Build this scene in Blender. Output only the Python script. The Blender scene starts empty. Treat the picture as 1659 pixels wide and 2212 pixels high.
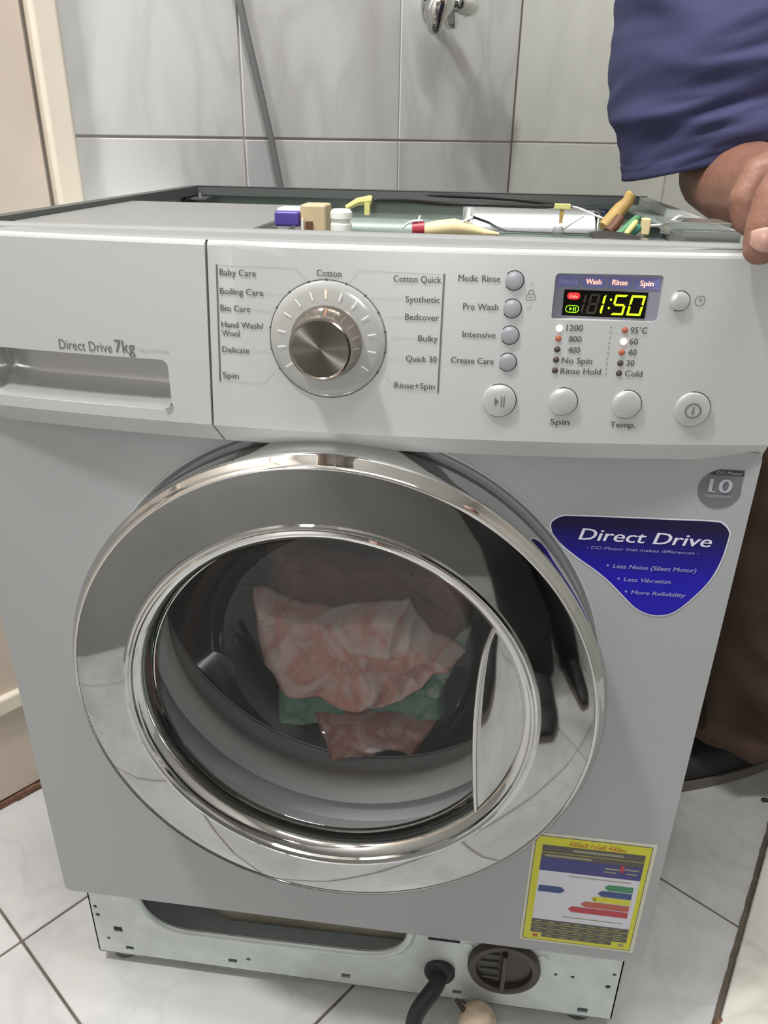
import bpy, bmesh, math, random
from mathutils import Vector, Matrix, Euler, noise
random.seed(7)
PI = math.pi
sc = bpy.context.scene
C = sc.collection

# ---------------------------------------------------------------- camera, world, lights, exposure
cam_d = bpy.data.cameras.new('camera')
cam = bpy.data.objects.new('camera', cam_d); C.objects.link(cam)
cam.location = (0.10095, -0.52692, 0.88863)
cam.rotation_mode = 'XYZ'
cam.rotation_euler = (1.1210569, -0.0153195, 0.1273765)
cam_d.sensor_fit = 'HORIZONTAL'; cam_d.sensor_width = 36.0
cam_d.lens = 1673.62 / 1659.0 * 36.0
cam_d.clip_start = 0.01; cam_d.clip_end = 50
sc.camera = cam

wd = bpy.data.worlds.new('world'); sc.world = wd; wd.use_nodes = True
wd.node_tree.nodes['Background'].inputs[0].default_value = (0.9, 0.95, 1.0, 1)
wd.node_tree.nodes['Background'].inputs[1].default_value = 0.3

def area(name, loc, target, power, size, col=(1, 1, 1), shape='SQUARE', sy=None):
    l = bpy.data.lights.new(name, 'AREA'); l.energy = power; l.size = size; l.color = col
    l.shape = shape
    if sy: l.size_y = sy
    o = bpy.data.objects.new(name, l); C.objects.link(o); o.location = loc
    d = Vector(target) - Vector(loc)
    o.rotation_euler = d.to_track_quat('-Z', 'Y').to_euler()
    return o
area('ceiling_lamp_light', (-0.55, -0.50, 2.36), (-0.1, 0.2, 0.6), 28.0, 0.16, (1.0, 0.995, 0.98), 'DISK')
area('ceiling_tube_light', (0.30, -0.30, 2.38), (0.25, 0.1, 0.6), 18.0, 0.8, (1.0, 0.995, 0.985), 'RECTANGLE', 0.12)
fl = bpy.data.lights.new('phone_torch_light', 'POINT'); fl.energy = 3.2; fl.shadow_soft_size = 0.006; fl.color = (0.95, 0.98, 1.0)
flo = bpy.data.objects.new('phone_torch_light', fl); C.objects.link(flo); flo.location = (0.085, -0.531, 0.893)

sc.view_settings.view_transform = 'Standard'; sc.view_settings.look = 'None'
sc.view_settings.gamma = 1.0; sc.view_settings.use_curve_mapping = False
sc.view_settings.exposure = 0.1

# ---------------------------------------------------------------- room axes: the machine stands across a corner
U = Vector((0.581, 0.814, 0)).normalized()       # along the left wall, towards the corner
N = Vector((0.814, -0.581, 0)).normalized()      # away from the left wall
def room(u, n, z=0.0): return U * u + N * n + Vector((0, 0, z))
WALL_N = -0.585; CORNER_U = 1.053; FRONT_U = -0.97; RIGHT_N = 1.35

# ---------------------------------------------------------------- materials
def lin(c):
    f = lambda v: v / 12.92 if v <= 0.04045 else ((v + 0.055) / 1.055) ** 2.4
    return tuple(f(v / 255.0) for v in c) + (1.0,)
def mat(name, rgb, rough=0.5, metal=0.0, spec=0.5, emit=None, estr=0.0, noise_amt=0.0, nscale=30.0, bump=0.0, bscale=200.0, coat=0.0, aniso=0.0, stretch=None):
    m = bpy.data.materials.new(name); m.use_nodes = True
    nt = m.node_tree; b = nt.nodes['Principled BSDF']
    b.inputs['Base Color'].default_value = lin(rgb)
    b.inputs['Roughness'].default_value = rough; b.inputs['Metallic'].default_value = metal
    b.inputs['Specular IOR Level'].default_value = spec
    b.inputs['Coat Weight'].default_value = coat
    b.inputs['Anisotropic'].default_value = aniso
    tc = nt.nodes.new('ShaderNodeTexCoord')
    mp = nt.nodes.new('ShaderNodeMapping'); nt.links.new(tc.outputs['Object'], mp.inputs[0])
    if stretch: mp.inputs['Scale'].default_value = stretch
    if noise_amt > 0:
        n = nt.nodes.new('ShaderNodeTexNoise'); n.inputs['Scale'].default_value = nscale; n.inputs['Detail'].default_value = 6
        nt.links.new(mp.outputs[0], n.inputs['Vector'])
        r = nt.nodes.new('ShaderNodeValToRGB')
        a = lin(rgb)
        r.color_ramp.elements[0].position = 0.3; r.color_ramp.elements[1].position = 0.7
        r.color_ramp.elements[0].color = tuple(v * (1 - noise_amt) for v in a[:3]) + (1,)
        r.color_ramp.elements[1].color = tuple(min(1, v * (1 + noise_amt * 0.6)) for v in a[:3]) + (1,)
        nt.links.new(n.outputs['Fac'], r.inputs[0]); nt.links.new(r.outputs[0], b.inputs['Base Color'])
    if bump > 0:
        n2 = nt.nodes.new('ShaderNodeTexNoise'); n2.inputs['Scale'].default_value = bscale; n2.inputs['Detail'].default_value = 4
        nt.links.new(mp.outputs[0], n2.inputs['Vector'])
        bp = nt.nodes.new('ShaderNodeBump'); bp.inputs['Strength'].default_value = bump; bp.inputs['Distance'].default_value = 0.002
        nt.links.new(n2.outputs['Fac'], bp.inputs['Height']); nt.links.new(bp.outputs[0], b.inputs['Normal'])
    if emit:
        b.inputs['Emission Color'].default_value = lin(emit); b.inputs['Emission Strength'].default_value = estr
    return m

def marble(name, base, vein, scale, width, rot, rough=0.25, blotch=0.12, amount=0.6):
    m = bpy.data.materials.new(name); m.use_nodes = True
    nt = m.node_tree; b = nt.nodes['Principled BSDF']; b.inputs['Roughness'].default_value = rough
    g = nt.nodes.new('ShaderNodeNewGeometry'); oi = nt.nodes.new('ShaderNodeObjectInfo')
    sh = nt.nodes.new('ShaderNodeVectorMath'); sh.operation = 'SCALE'; sh.inputs['Scale'].default_value = 0.5
    nt.links.new(oi.outputs['Location'], sh.inputs[0])
    ad = nt.nodes.new('ShaderNodeVectorMath'); ad.operation = 'ADD'
    nt.links.new(g.outputs['Position'], ad.inputs[0]); nt.links.new(sh.outputs[0], ad.inputs[1])
    mp = nt.nodes.new('ShaderNodeMapping'); mp.inputs['Rotation'].default_value = rot; mp.inputs['Scale'].default_value = (1, 1, 0.45)
    nt.links.new(ad.outputs[0], mp.inputs[0])
    n1 = nt.nodes.new('ShaderNodeTexNoise'); n1.inputs['Scale'].default_value = scale; n1.inputs['Detail'].default_value = 8; n1.inputs['Distortion'].default_value = 0.8
    n2 = nt.nodes.new('ShaderNodeTexNoise'); n2.inputs['Scale'].default_value = scale * 0.6; n2.inputs['Detail'].default_value = 5
    for n in (n1, n2): nt.links.new(mp.outputs[0], n.inputs['Vector'])
    r1 = nt.nodes.new('ShaderNodeValToRGB')     # ridge: dark where the noise crosses its middle
    e = r1.color_ramp.elements
    e[0].position = 0.5 - width; e[0].color = (0, 0, 0, 1); e[1].position = 0.5 + width; e[1].color = (0, 0, 0, 1)
    k = e.new(0.5); k.color = (1, 1, 1, 1)
    nt.links.new(n1.outputs['Fac'], r1.inputs[0])
    r2 = nt.nodes.new('ShaderNodeValToRGB'); r2.color_ramp.elements[0].position = 0.38; r2.color_ramp.elements[1].position = 0.66
    nt.links.new(n2.outputs['Fac'], r2.inputs[0])
    mu = nt.nodes.new('ShaderNodeMath'); mu.operation = 'MULTIPLY'; mu.inputs[1].default_value = amount
    nt.links.new(r1.outputs[0], mu.inputs[0])
    mb = nt.nodes.new('ShaderNodeMath'); mb.operation = 'MULTIPLY_ADD'; mb.inputs[1].default_value = blotch
    nt.links.new(r2.outputs[0], mb.inputs[0]); nt.links.new(mu.outputs[0], mb.inputs[2])
    mx = nt.nodes.new('ShaderNodeMixRGB'); mx.inputs[1].default_value = lin(base); mx.inputs[2].default_value = lin(vein)
    nt.links.new(mb.outputs[0], mx.inputs[0]); nt.links.new(mx.outputs[0], b.inputs['Base Color'])
    return m

def glass_mat(name, tint, refl_rough=0.02, haze=0.0, ior=1.45):
    """thin clear pane: lets light straight through, mirrors by Fresnel"""
    m = bpy.data.materials.new(name); m.use_nodes = True; nt = m.node_tree
    nt.nodes.remove(nt.nodes['Principled BSDF']); out = nt.nodes['Material Output']
    t = nt.nodes.new('ShaderNodeBsdfTransparent'); t.inputs[0].default_value = lin(tint)
    g = nt.nodes.new('ShaderNodeBsdfGlossy'); g.inputs['Roughness'].default_value = refl_rough
    f = nt.nodes.new('ShaderNodeFresnel')
    gb = nt.nodes.new('ShaderNodeNewGeometry'); ml = nt.nodes.new('ShaderNodeMapRange')   # same Fresnel from either side of the thin pane
    ml.inputs[3].default_value = ior; ml.inputs[4].default_value = 1 / ior
    nt.links.new(gb.outputs['Backfacing'], ml.inputs[0]); nt.links.new(ml.outputs[0], f.inputs[0])
    mx = nt.nodes.new('ShaderNodeMixShader'); nt.links.new(f.outputs[0], mx.inputs[0])
    src = t
    if haze > 0:
        d = nt.nodes.new('ShaderNodeBsdfDiffuse'); d.inputs[0].default_value = lin((190, 192, 190))
        m2 = nt.nodes.new('ShaderNodeMixShader'); m2.inputs[0].default_value = haze
        nt.links.new(t.outputs[0], m2.inputs[1]); nt.links.new(d.outputs[0], m2.inputs[2]); src = m2
    nt.links.new(src.outputs[0], mx.inputs[1]); nt.links.new(g.outputs[0], mx.inputs[2])
    nt.links.new(mx.outputs[0], out.inputs[0])
    return m

M = {}
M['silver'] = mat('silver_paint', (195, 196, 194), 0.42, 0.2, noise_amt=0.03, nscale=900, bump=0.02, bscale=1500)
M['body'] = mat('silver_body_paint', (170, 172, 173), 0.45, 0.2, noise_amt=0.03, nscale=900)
M['ledge'] = mat('ledge_plastic', (136, 138, 137), 0.42, 0.1)
M['chrome'] = mat('chrome', (205, 205, 203), 0.06, 1.0)
M['mirror'] = mat('smoked_mirror', (184, 184, 183), 0.045, 1.0, noise_amt=0.03, nscale=60)
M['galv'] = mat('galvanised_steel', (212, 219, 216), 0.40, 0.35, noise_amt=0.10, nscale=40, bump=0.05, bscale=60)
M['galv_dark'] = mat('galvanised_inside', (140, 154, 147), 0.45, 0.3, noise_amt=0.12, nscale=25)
M['rim'] = mat('dark_rim_steel', (92, 96, 94), 0.5, 0.3)
M['button'] = mat('button_silver', (196, 196, 192), 0.3, 0.35)
M['button_grey'] = mat('button_grey', (150, 152, 156), 0.35, 0.1)
M['print'] = mat('grey_print', (98, 98, 98), 0.6)
M['print_dark'] = mat('dark_print', (80, 79, 79), 0.6)
M['print_pale'] = mat('pale_print', (166, 166, 164), 0.6)
M['gap'] = mat('dark_gap', (36, 36, 36), 0.7)
M['dial'] = mat('dial_clear_plastic', (172, 172, 168), 0.18, 0.1, coat=0.5)
M['dial_side'] = mat('dial_chrome_side', (170, 160, 152), 0.12, 1.0)
M['white'] = mat('white_plastic', (226, 226, 220), 0.35)
M['tick'] = mat('tick_white', (232, 232, 228), 0.5)
M['hot'] = mat('lit_tick', (255, 190, 150), 0.5, emit=(255, 178, 130), estr=1.6)
M['led_on'] = mat('led_lit', (255, 235, 225), 0.4, emit=(255, 214, 190), estr=3.0)
M['led_warm'] = mat('led_warm', (150, 84, 66), 0.4, emit=(190, 90, 60), estr=0.15)
M['led_off'] = mat('led_off', (70, 58, 58), 0.35)
M['disp_frame'] = mat('display_tint', (138, 136, 148), 0.18, 0.0, coat=0.3)
M['disp_strip'] = mat('display_strip', (112, 114, 164), 0.3)
M['black'] = mat('display_black', (22, 18, 14), 0.15)
M['green'] = mat('digit_green', (196, 250, 20), 0.5, emit=(186, 250, 10), estr=1.0)
M['green_dim'] = mat('pill_green', (160, 230, 20), 0.5, emit=(140, 225, 20), estr=0.75)
M['red'] = mat('pill_red', (235, 40, 40), 0.5, emit=(240, 30, 35), estr=0.9)
M['seg_off'] = mat('segment_off', (48, 44, 34), 0.5)
M['word_on'] = mat('word_lit', (255, 200, 180), 0.5, emit=(255, 176, 150), estr=0.9)
M['word_off'] = mat('word_unlit', (160, 160, 200), 0.5)
M['rubber'] = mat('black_rubber', (38, 36, 36), 0.55, bump=0.05, bscale=80)
M['brown_plastic'] = mat('dark_brown_plastic', (58, 50, 46), 0.35)
M['gasket'] = mat('grey_gasket', (196, 199, 198), 0.5)
M['drum'] = mat('drum_steel', (120, 120, 118), 0.32, 0.8, noise_amt=0.06, nscale=30)
M['tub'] = mat('tub_plastic', (150, 146, 132), 0.6, noise_amt=0.22, nscale=14)
M['glass'] = glass_mat('door_glass', (242, 244, 242), 0.02, 0.10)
M['clear'] = glass_mat('clear_plastic', (225, 228, 226), 0.08, 0.25)
M['water'] = glass_mat('water_drop', (240, 242, 242), 0.01, 0.02)
M['beige'] = mat('beige_plastic', (196, 176, 140), 0.5, noise_amt=0.1, nscale=120)
M['purple'] = mat('purple_plastic', (74, 58, 140), 0.4)
M['yellow'] = mat('pale_yellow_plastic', (204, 200, 128), 0.45)
M['ochre'] = mat('ochre_tape', (176, 146, 84), 0.6, noise_amt=0.15, nscale=100)
M['brown'] = mat('brown_wire', (98, 66, 46), 0.5)
M['greenwire'] = mat('green_wire', (74, 132, 88), 0.45)
M['tealwire'] = mat('teal_wire', (60, 128, 112), 0.45)
M['redp'] = mat('red_sleeve', (164, 44, 60), 0.4)
M['cream'] = mat('cream_tape', (224, 206, 158), 0.5, noise_amt=0.05, nscale=90)
M['floor_tile'] = marble('floor_marble', (206, 206, 205), (146, 146, 149), 7.0, 0.05, (0.1, 0.2, 0.5), 0.25, 0.42, 0.14)
M['wall_tile'] = marble('wall_marble', (217, 217, 216), (174, 172, 174), 7.0, 0.09, (0.5, 0.25, 0.6), 0.35, 0.50, 0.26)
M['wall_tile_green_shade'] = marble('wall_marble_greenish_shade', (188, 188, 180), (162, 162, 153), 7.0, 0.09, (0.5, 0.25, 0.6), 0.35, 0.40, 0.2)  # greenish tile for the back wall, with shade put into its darker colour
M['grout_floor'] = mat('floor_grout', (104, 94, 84), 0.9, noise_amt=0.3, nscale=30)
M['grout_wall'] = mat('wall_grout', (188, 180, 172), 0.9, noise_amt=0.12, nscale=20)
M['door_paint'] = mat('beige_door_paint', (206, 191, 178), 0.5, noise_amt=0.08, nscale=9, bump=0.15, bscale=30)
M['frame_paint'] = mat('cream_frame_paint', (226, 216, 200), 0.45, noise_amt=0.07, nscale=14, bump=0.15, bscale=30)
M['dim_wall'] = mat('dim_wall_tile', (178, 178, 175), 0.5, noise_amt=0.08, nscale=5)
M['ceiling'] = mat('ceiling_paint', (228, 227, 225), 0.8)
M['slab'] = marble('slab_marble', (222, 220, 212), (168, 162, 150), 9.0, 0.08, (0.3, 0.1, 0.2), 0.12, 0.35, 0.3)
M['shirt'] = mat('navy_cotton', (54, 56, 93), 0.85, noise_amt=0.10, nscale=25, bump=0.12, bscale=260)
M['trousers'] = mat('brown_trousers', (76, 58, 46), 0.9, noise_amt=0.25, nscale=14, bump=0.2, bscale=200)
M['shoe'] = mat('black_shoe', (34, 33, 33), 0.6)
M['sole'] = mat('grey_sole', (112, 106, 100), 0.7)
M['skin'] = mat('brown_skin', (136, 96, 80), 0.5, noise_amt=0.10, nscale=45, bump=0.5, bscale=130)
M['nail'] = mat('finger_nail', (188, 148, 134), 0.35)
M['hair'] = mat('black_hair', (26, 24, 22), 0.7)
M['grey_cloth'] = mat('dark_grey_cloth', (74, 72, 72), 0.9)
M['dark_cloth'] = mat('charcoal_cloth', (44, 42, 42), 0.9)
M['phone'] = mat('phone_black', (14, 14, 15), 0.2)
M['cork'] = mat('beige_cork', (198, 178, 156), 0.8, noise_amt=0.35, nscale=70, bump=0.6, bscale=120)
M['grey_hose'] = mat('grey_hose', (112, 112, 112), 0.5)
M['rust'] = mat('rusty_brown', (120, 88, 70), 0.9, noise_amt=0.4, nscale=80)
M['white_ink'] = mat('white_ink', (214, 212, 228), 0.5)
M['lilac_ink'] = mat('lilac_ink', (150, 148, 190), 0.5)
M['sticker_white'] = mat('sticker_white', (216, 214, 224), 0.4)
M['badge'] = mat('badge_grey', (106, 107, 110), 0.4)
M['badge_dark'] = mat('badge_dark', (58, 58, 62), 0.4)
M['badge_ink'] = mat('badge_ink', (166, 168, 176), 0.4)
M['es_white'] = mat('label_white', (218, 218, 226), 0.4)
M['es_edge'] = mat('label_edge', (214, 212, 190), 0.4)
M['es_yellow'] = mat('label_yellow', (214, 210, 48), 0.4)
M['es_black'] = mat('label_black', (84, 82, 76), 0.4)
M['es_blue'] = mat('label_blue', (62, 60, 128), 0.4)
M['es_arrowblue'] = mat('label_arrow_blue', (50, 74, 128), 0.4)
M['es_green'] = mat('label_green', (60, 138, 92), 0.4)
M['es_orange'] = mat('label_orange', (188, 92, 76), 0.4)
M['es_red'] = mat('label_red', (186, 56, 68), 0.4)
M['es_ink'] = mat('label_ink_pale', (150, 148, 120), 0.4)
M['es_title'] = mat('label_title_ink', (206, 128, 46), 0.4)

def blue_mat():
    m = bpy.data.materials.new('blue_gradient_print'); m.use_nodes = True; nt = m.node_tree
    b = nt.nodes['Principled BSDF']; b.inputs['Roughness'].default_value = 0.35
    g = nt.nodes.new('ShaderNodeTexCoord'); s = nt.nodes.new('ShaderNodeSeparateXYZ'); nt.links.new(g.outputs['Object'], s.inputs[0])
    mr = nt.nodes.new('ShaderNodeMapRange'); mr.inputs[1].default_value = 0.635; mr.inputs[2].default_value = 0.590
    nt.links.new(s.outputs[2], mr.inputs[0])
    r = nt.nodes.new('ShaderNodeValToRGB'); r.color_ramp.elements[0].color = lin((26, 20, 58)); r.color_ramp.elements[1].color = lin((28, 20, 162))
    nt.links.new(mr.outputs[0], r.inputs[0]); nt.links.new(r.outputs[0], b.inputs['Base Color'])
    return m
M['blue'] = blue_mat()

def radial_mat():
    m = bpy.data.materials.new('spun_metal'); m.use_nodes = True; nt = m.node_tree
    b = nt.nodes['Principled BSDF']; b.inputs['Metallic'].default_value = 1.0; b.inputs['Roughness'].default_value = 0.30
    b.inputs['Base Color'].default_value = lin((136, 132, 124))
    b.inputs['Anisotropic'].default_value = 0.9
    tg = nt.nodes.new('ShaderNodeTangent'); tg.direction_type = 'RADIAL'; tg.axis = 'Y'
    nt.links.new(tg.outputs[0], b.inputs['Tangent'])
    return m
M['spun'] = radial_mat()

def cloth_mat(name, stops, scale):
    m = bpy.data.materials.new(name); m.use_nodes = True; nt = m.node_tree
    b = nt.nodes['Principled BSDF']; b.inputs['Roughness'].default_value = 0.9
    tc = nt.nodes.new('ShaderNodeTexCoord'); n = nt.nodes.new('ShaderNodeTexNoise'); n.inputs['Scale'].default_value = scale; n.inputs['Detail'].default_value = 4; n.inputs['Distortion'].default_value = 1.2
    nt.links.new(tc.outputs['Object'], n.inputs['Vector'])
    r = nt.nodes.new('ShaderNodeValToRGB'); e = r.color_ramp.elements
    e[0].position = stops[0][0]; e[0].color = lin(stops[0][1]); e[1].position = stops[-1][0]; e[1].color = lin(stops[-1][1])
    for p, c in stops[1:-1]: k = e.new(p); k.color = lin(c)
    nt.links.new(n.outputs['Fac'], r.inputs[0]); nt.links.new(r.outputs[0], b.inputs['Base Color'])
    return m
M['cloth_pink'] = cloth_mat('pink_white_print_cloth', [(0.36, (226, 208, 200)), (0.47, (220, 186, 178)), (0.56, (212, 148, 138)), (0.66, (214, 186, 178))], 15)
M['cloth_green'] = cloth_mat('green_print_cloth', [(0.40, (196, 208, 196)), (0.50, (104, 158, 134)), (0.60, (150, 182, 164))], 16)
M['cloth_rose'] = cloth_mat('rose_print_cloth', [(0.40, (202, 158, 150)), (0.52, (180, 112, 104)), (0.62, (206, 176, 168))], 20)
M['cloth_maroon'] = cloth_mat('maroon_cloth', [(0.35, (104, 66, 58)), (0.6, (140, 92, 84))], 14)

# ---------------------------------------------------------------- mesh builder
class MB:
    def __init__(s): s.v = []; s.f = []; s.sm = []
    def add(s, vs, fs, smooth=False):
        k = len(s.v); s.v += [tuple(v) for v in vs]
        for f in fs: s.f.append(tuple(i + k for i in f)); s.sm.append(smooth)
        return s
    def box(s, x0, x1, y0, y1, z0, z1, mtx=None):
        vs = [Vector((x, y, z)) for x in (x0, x1) for y in (y0, y1) for z in (z0, z1)]
        if mtx: vs = [mtx @ v for v in vs]
        return s.add(vs, [(0, 1, 3, 2), (4, 6, 7, 5), (0, 4, 5, 1), (2, 3, 7, 6), (0, 2, 6, 4), (1, 5, 7, 3)])
    def lathe(s, prof, c=(0, 0, 0), axis='Y', seg=96, smooth=True, closed=False, a0=0, a1=2 * PI):
        """prof: list of (radius, along axis)"""
        full = abs(a1 - a0 - 2 * PI) < 1e-6; n = seg if full else seg + 1
        vs = []
        for r, h in prof:
            for i in range(n):
                a = a0 + (a1 - a0) * i / seg
                if axis == 'Y': vs.append((c[0] + r * math.cos(a), c[1] + h, c[2] + r * math.sin(a)))
                elif axis == 'Z': vs.append((c[0] + r * math.cos(a), c[1] + r * math.sin(a), c[2] + h))
                else: vs.append((c[0] + h, c[1] + r * math.cos(a), c[2] + r * math.sin(a)))
        fs = []; P = len(prof)
        for j in range(P if closed else P - 1):
            for i in range(seg):
                a = j * n + i; b = j * n + (i + 1) % n; j2 = (j + 1) % P
                fs.append((a, b, j2 * n + (i + 1) % n, j2 * n + i))
        return s.add(vs, fs, smooth)
    def tube(s, pts, rad, seg=12, cap=True, smooth=True, flat=1.0, rnd=False):
        pts = [Vector(p) for p in pts]
        if not isinstance(rad, (list, tuple)): rad = [rad] * len(pts)
        rad = list(rad)
        if rnd:
            def ends(p, q, r):
                d = (p - q).normalized(); return [(p + d * r * math.sin(a), r * math.cos(a)) for a in (1.35, 1.0, 0.55)]
            h = ends(pts[0], pts[1], rad[0]); t = ends(pts[-1], pts[-2], rad[-1])[::-1]
            pts = [x[0] for x in h] + pts + [x[0] for x in t]; rad = [x[1] for x in h] + rad + [x[1] for x in t]
        T = []
        for i in range(len(pts)):
            a = pts[max(i - 1, 0)]; b = pts[min(i + 1, len(pts) - 1)]; T.append((b - a).normalized())
        up = Vector((0, 0, 1)) if abs(T[0].z) < 0.9 else Vector((1, 0, 0))
        nrm = (up - T[0] * up.dot(T[0])).normalized(); vs = []
        for i, p in enumerate(pts):
            nrm = (nrm - T[i] * nrm.dot(T[i])).normalized(); bi = T[i].cross(nrm)
            for k in range(seg):
                a = 2 * PI * k / seg
                vs.append(p + (nrm * math.cos(a) * flat + bi * math.sin(a)) * rad[i])
        fs = [(i * seg + k, i * seg + (k + 1) % seg, (i + 1) * seg + (k + 1) % seg, (i + 1) * seg + k) for i in range(len(pts) - 1) for k in range(seg)]
        if cap: fs += [tuple(reversed(range(seg))), tuple((len(pts) - 1) * seg + k for k in range(seg))]
        return s.add(vs, fs, smooth)
    def poly(s, pts, y, depth=0.0004):
        """flat outline in (x, z) with a little thickness; faces -Y. y may be a function of (x, z)"""
        fy = y if callable(y) else (lambda x, z: y)
        n = len(pts)
        vs = [(x, fy(x, z) - depth, z) for x, z in pts] + [(x, fy(x, z), z) for x, z in pts]
        return s.add(vs, [tuple(range(n))] + [(i, i + n, (i + 1) % n + n, (i + 1) % n) for i in range(n)])
    def sphere(s, c, r, seg=16, rings=10, scale=(1, 1, 1), mtx=None):
        vs = []; fs = []
        for j in range(rings + 1):
            t = PI * j / rings
            for i in range(seg):
                a = 2 * PI * i / seg
                v = Vector((r * math.sin(t) * math.cos(a) * scale[0], r * math.sin(t) * math.sin(a) * scale[1], r * math.cos(t) * scale[2]))
                if mtx: v = mtx @ v
                vs.append(Vector(c) + v)
        for j in range(rings):
            for i in range(seg): fs.append((j * seg + i, (j + 1) * seg + i, (j + 1) * seg + (i + 1) % seg, j * seg + (i + 1) % seg))
        return s.add(vs, fs, True)
    def grid(s, fn, nu, nv, smooth=True, wrap=False):
        vs = [fn(i / nu, j / nv) for j in range(nv + 1) for i in range(nu if wrap else nu + 1)]
        w = nu if wrap else nu + 1
        fs = [(j * w + i, j * w + (i + 1) % w, (j + 1) * w + (i + 1) % w, (j + 1) * w + i) for j in range(nv) for i in range(nu)]
        return s.add(vs, fs, smooth)

WL = {}
def finish(o, label=None, cat=None, group=None, kind=None):
    if label: o['label'] = label
    if cat: o['category'] = cat
    if group: o['group'] = group
    if kind: o['kind'] = kind
    return o
def obj(name, mb, m, parent=None, label=None, cat=None, group=None, kind=None, loc=None, bevel=0.0, fix=True, solid=0.0, subd=0):
    base = WL.get(parent.name, Vector()) if parent else (Vector(loc) if loc else Vector())
    me = bpy.data.meshes.new(name)
    me.from_pydata([tuple(Vector(v) - base) for v in mb.v], [], mb.f)
    me.polygons.foreach_set('use_smooth', mb.sm)
    me.update()
    if fix:
        b = bmesh.new(); b.from_mesh(me); bmesh.ops.remove_doubles(b, verts=b.verts, dist=1e-6)
        bmesh.ops.recalc_face_normals(b, faces=b.faces); b.to_mesh(me); b.free()
    me.materials.append(m)
    if any(mb.sm) and name not in ('t_shirt', 'trousers'): me.set_sharp_from_angle(angle=math.radians(18 if name in ('control_panel', 'detergent_drawer') else 38))
    o = bpy.data.objects.new(name, me); C.objects.link(o)
    if parent: o.parent = parent
    else: o.location = base
    WL[o.name] = base.copy()
    if bevel:
        md = o.modifiers.new('bevel', 'BEVEL'); md.width = bevel; md.segments = 3; md.limit_method = 'ANGLE'; md.angle_limit = 0.7
        for p in me.polygons: p.use_smooth = True
        md.harden_normals = True
    if solid:
        md = o.modifiers.new('solid', 'SOLIDIFY'); md.thickness = solid; md.offset = 0
    if subd:
        md = o.modifiers.new('sub', 'SUBSURF'); md.levels = subd; md.render_levels = subd
    return finish(o, label, cat, group, kind)
def empty(name, loc, label=None, cat=None, group=None, kind=None, parent=None):
    o = bpy.data.objects.new(name, None); C.objects.link(o); o.location = loc; o.empty_display_size = 0.05
    WL[o.name] = Vector(loc)
    return finish(o, label, cat, group, kind)

def text_geo(s, size=1.0):
    cu = bpy.data.curves.new('t', 'FONT'); cu.body = s; cu.size = size; cu.resolution_u = 3
    o = bpy.data.objects.new('t', cu); C.objects.link(o)
    dg = bpy.context.evaluated_depsgraph_get()
    me = bpy.data.meshes.new_from_object(o.evaluated_get(dg))
    vs = [(v.co.x, v.co.y) for v in me.vertices]; fs = [tuple(p.vertices) for p in me.polygons]
    bpy.data.objects.remove(o); bpy.data.curves.remove(cu); bpy.data.meshes.remove(me)
    return vs, fs
def text(mb, s, x0, x1, z, h, y, shear=0.0, bold=0.0, base='cap', slope=0.0):
    """writes s between x0 and x1 on baseline z with capital height h"""
    vs, fs = text_geo(s)
    if not vs: return mb
    mnx = min(v[0] for v in vs); mxx = max(v[0] for v in vs); cap = 0.729
    fy = y if callable(y) else (lambda a, b: y)
    sx = (x1 - x0) / (mxx - mnx); sz = h / cap
    offs = [0.0] if not bold else [-bold, 0.0, bold]
    for k, d in enumerate(offs):
        out = []
        for a, b in vs:
            X = x0 + (a - mnx) * sx + b * sz * shear + d; Z = z + b * sz + slope * (a - mnx) * sx
            out.append((X, fy(X, Z) - 0.00005 * k, Z))
        mb.add(out, fs)
    return mb

# ================================================================ SETTING
# ---- floor with its tiles
FU = [-0.2036 + 0.3128 * k for k in range(-3, 6)]
FN = [-0.350 + 0.3325 * k for k in range(-2, 7)]
mtxR = Matrix(((U.x, N.x, 0), (U.y, N.y, 0), (0, 0, 1))).to_4x4()
def roombox(mb, u0, u1, n0, n1, z0, z1):
    return mb.box(u0, u1, n0, n1, z0, z1, mtxR)
fl_ = obj('floor', roombox(MB(), FRONT_U - .05, CORNER_U + .05, WALL_N - .05, RIGHT_N + .05, -0.03, -0.0025), M['grout_floor'], kind='structure')
tile_cache = {}
def tile(parent, name, u0, u1, n0, n1, z0, z1, m, bev=0.0012):
    """a tile given in room axes; tiles of one size share their mesh"""
    key = (name, m.name, round(u1 - u0, 4), round(n1 - n0, 4), round(z1 - z0, 4))
    ctr = room((u0 + u1) / 2, (n0 + n1) / 2, (z0 + z1) / 2)
    if key not in tile_cache:
        du, dn, dz = (u1 - u0) / 2, (n1 - n0) / 2, (z1 - z0) / 2
        mb = MB().box(-du, du, -dn, dn, -dz, dz, mtxR)
        me = bpy.data.meshes.new(name); b = bmesh.new()
        vs = [b.verts.new(v) for v in mb.v]
        for f in mb.f: b.faces.new([vs[i] for i in f])
        bmesh.ops.recalc_face_normals(b, faces=b.faces)
        bmesh.ops.bevel(b, geom=b.edges, offset=bev, segments=1, affect='EDGES')
        b.to_mesh(me); b.free(); me.materials.append(m); tile_cache[key] = me
    o = bpy.data.objects.new(name, tile_cache[key]); C.objects.link(o); o.parent = parent
    o.location = ctr - WL.get(parent.name, Vector())
    return o
g = 0.0015
ue = [FRONT_U] + [u for u in FU if FRONT_U + .02 < u < CORNER_U - .02] + [CORNER_U]
ne = [WALL_N] + [n for n in FN if WALL_N + .02 < n < RIGHT_N - .02] + [RIGHT_N]
for a, b in zip(ue, ue[1:]):
    for c_, d_ in zip(ne, ne[1:]):
        tile(fl_, 'floor_tile', a + g, b - g, c_ + g, d_ - g, -0.008, 0.0, M['floor_tile'])
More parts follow.
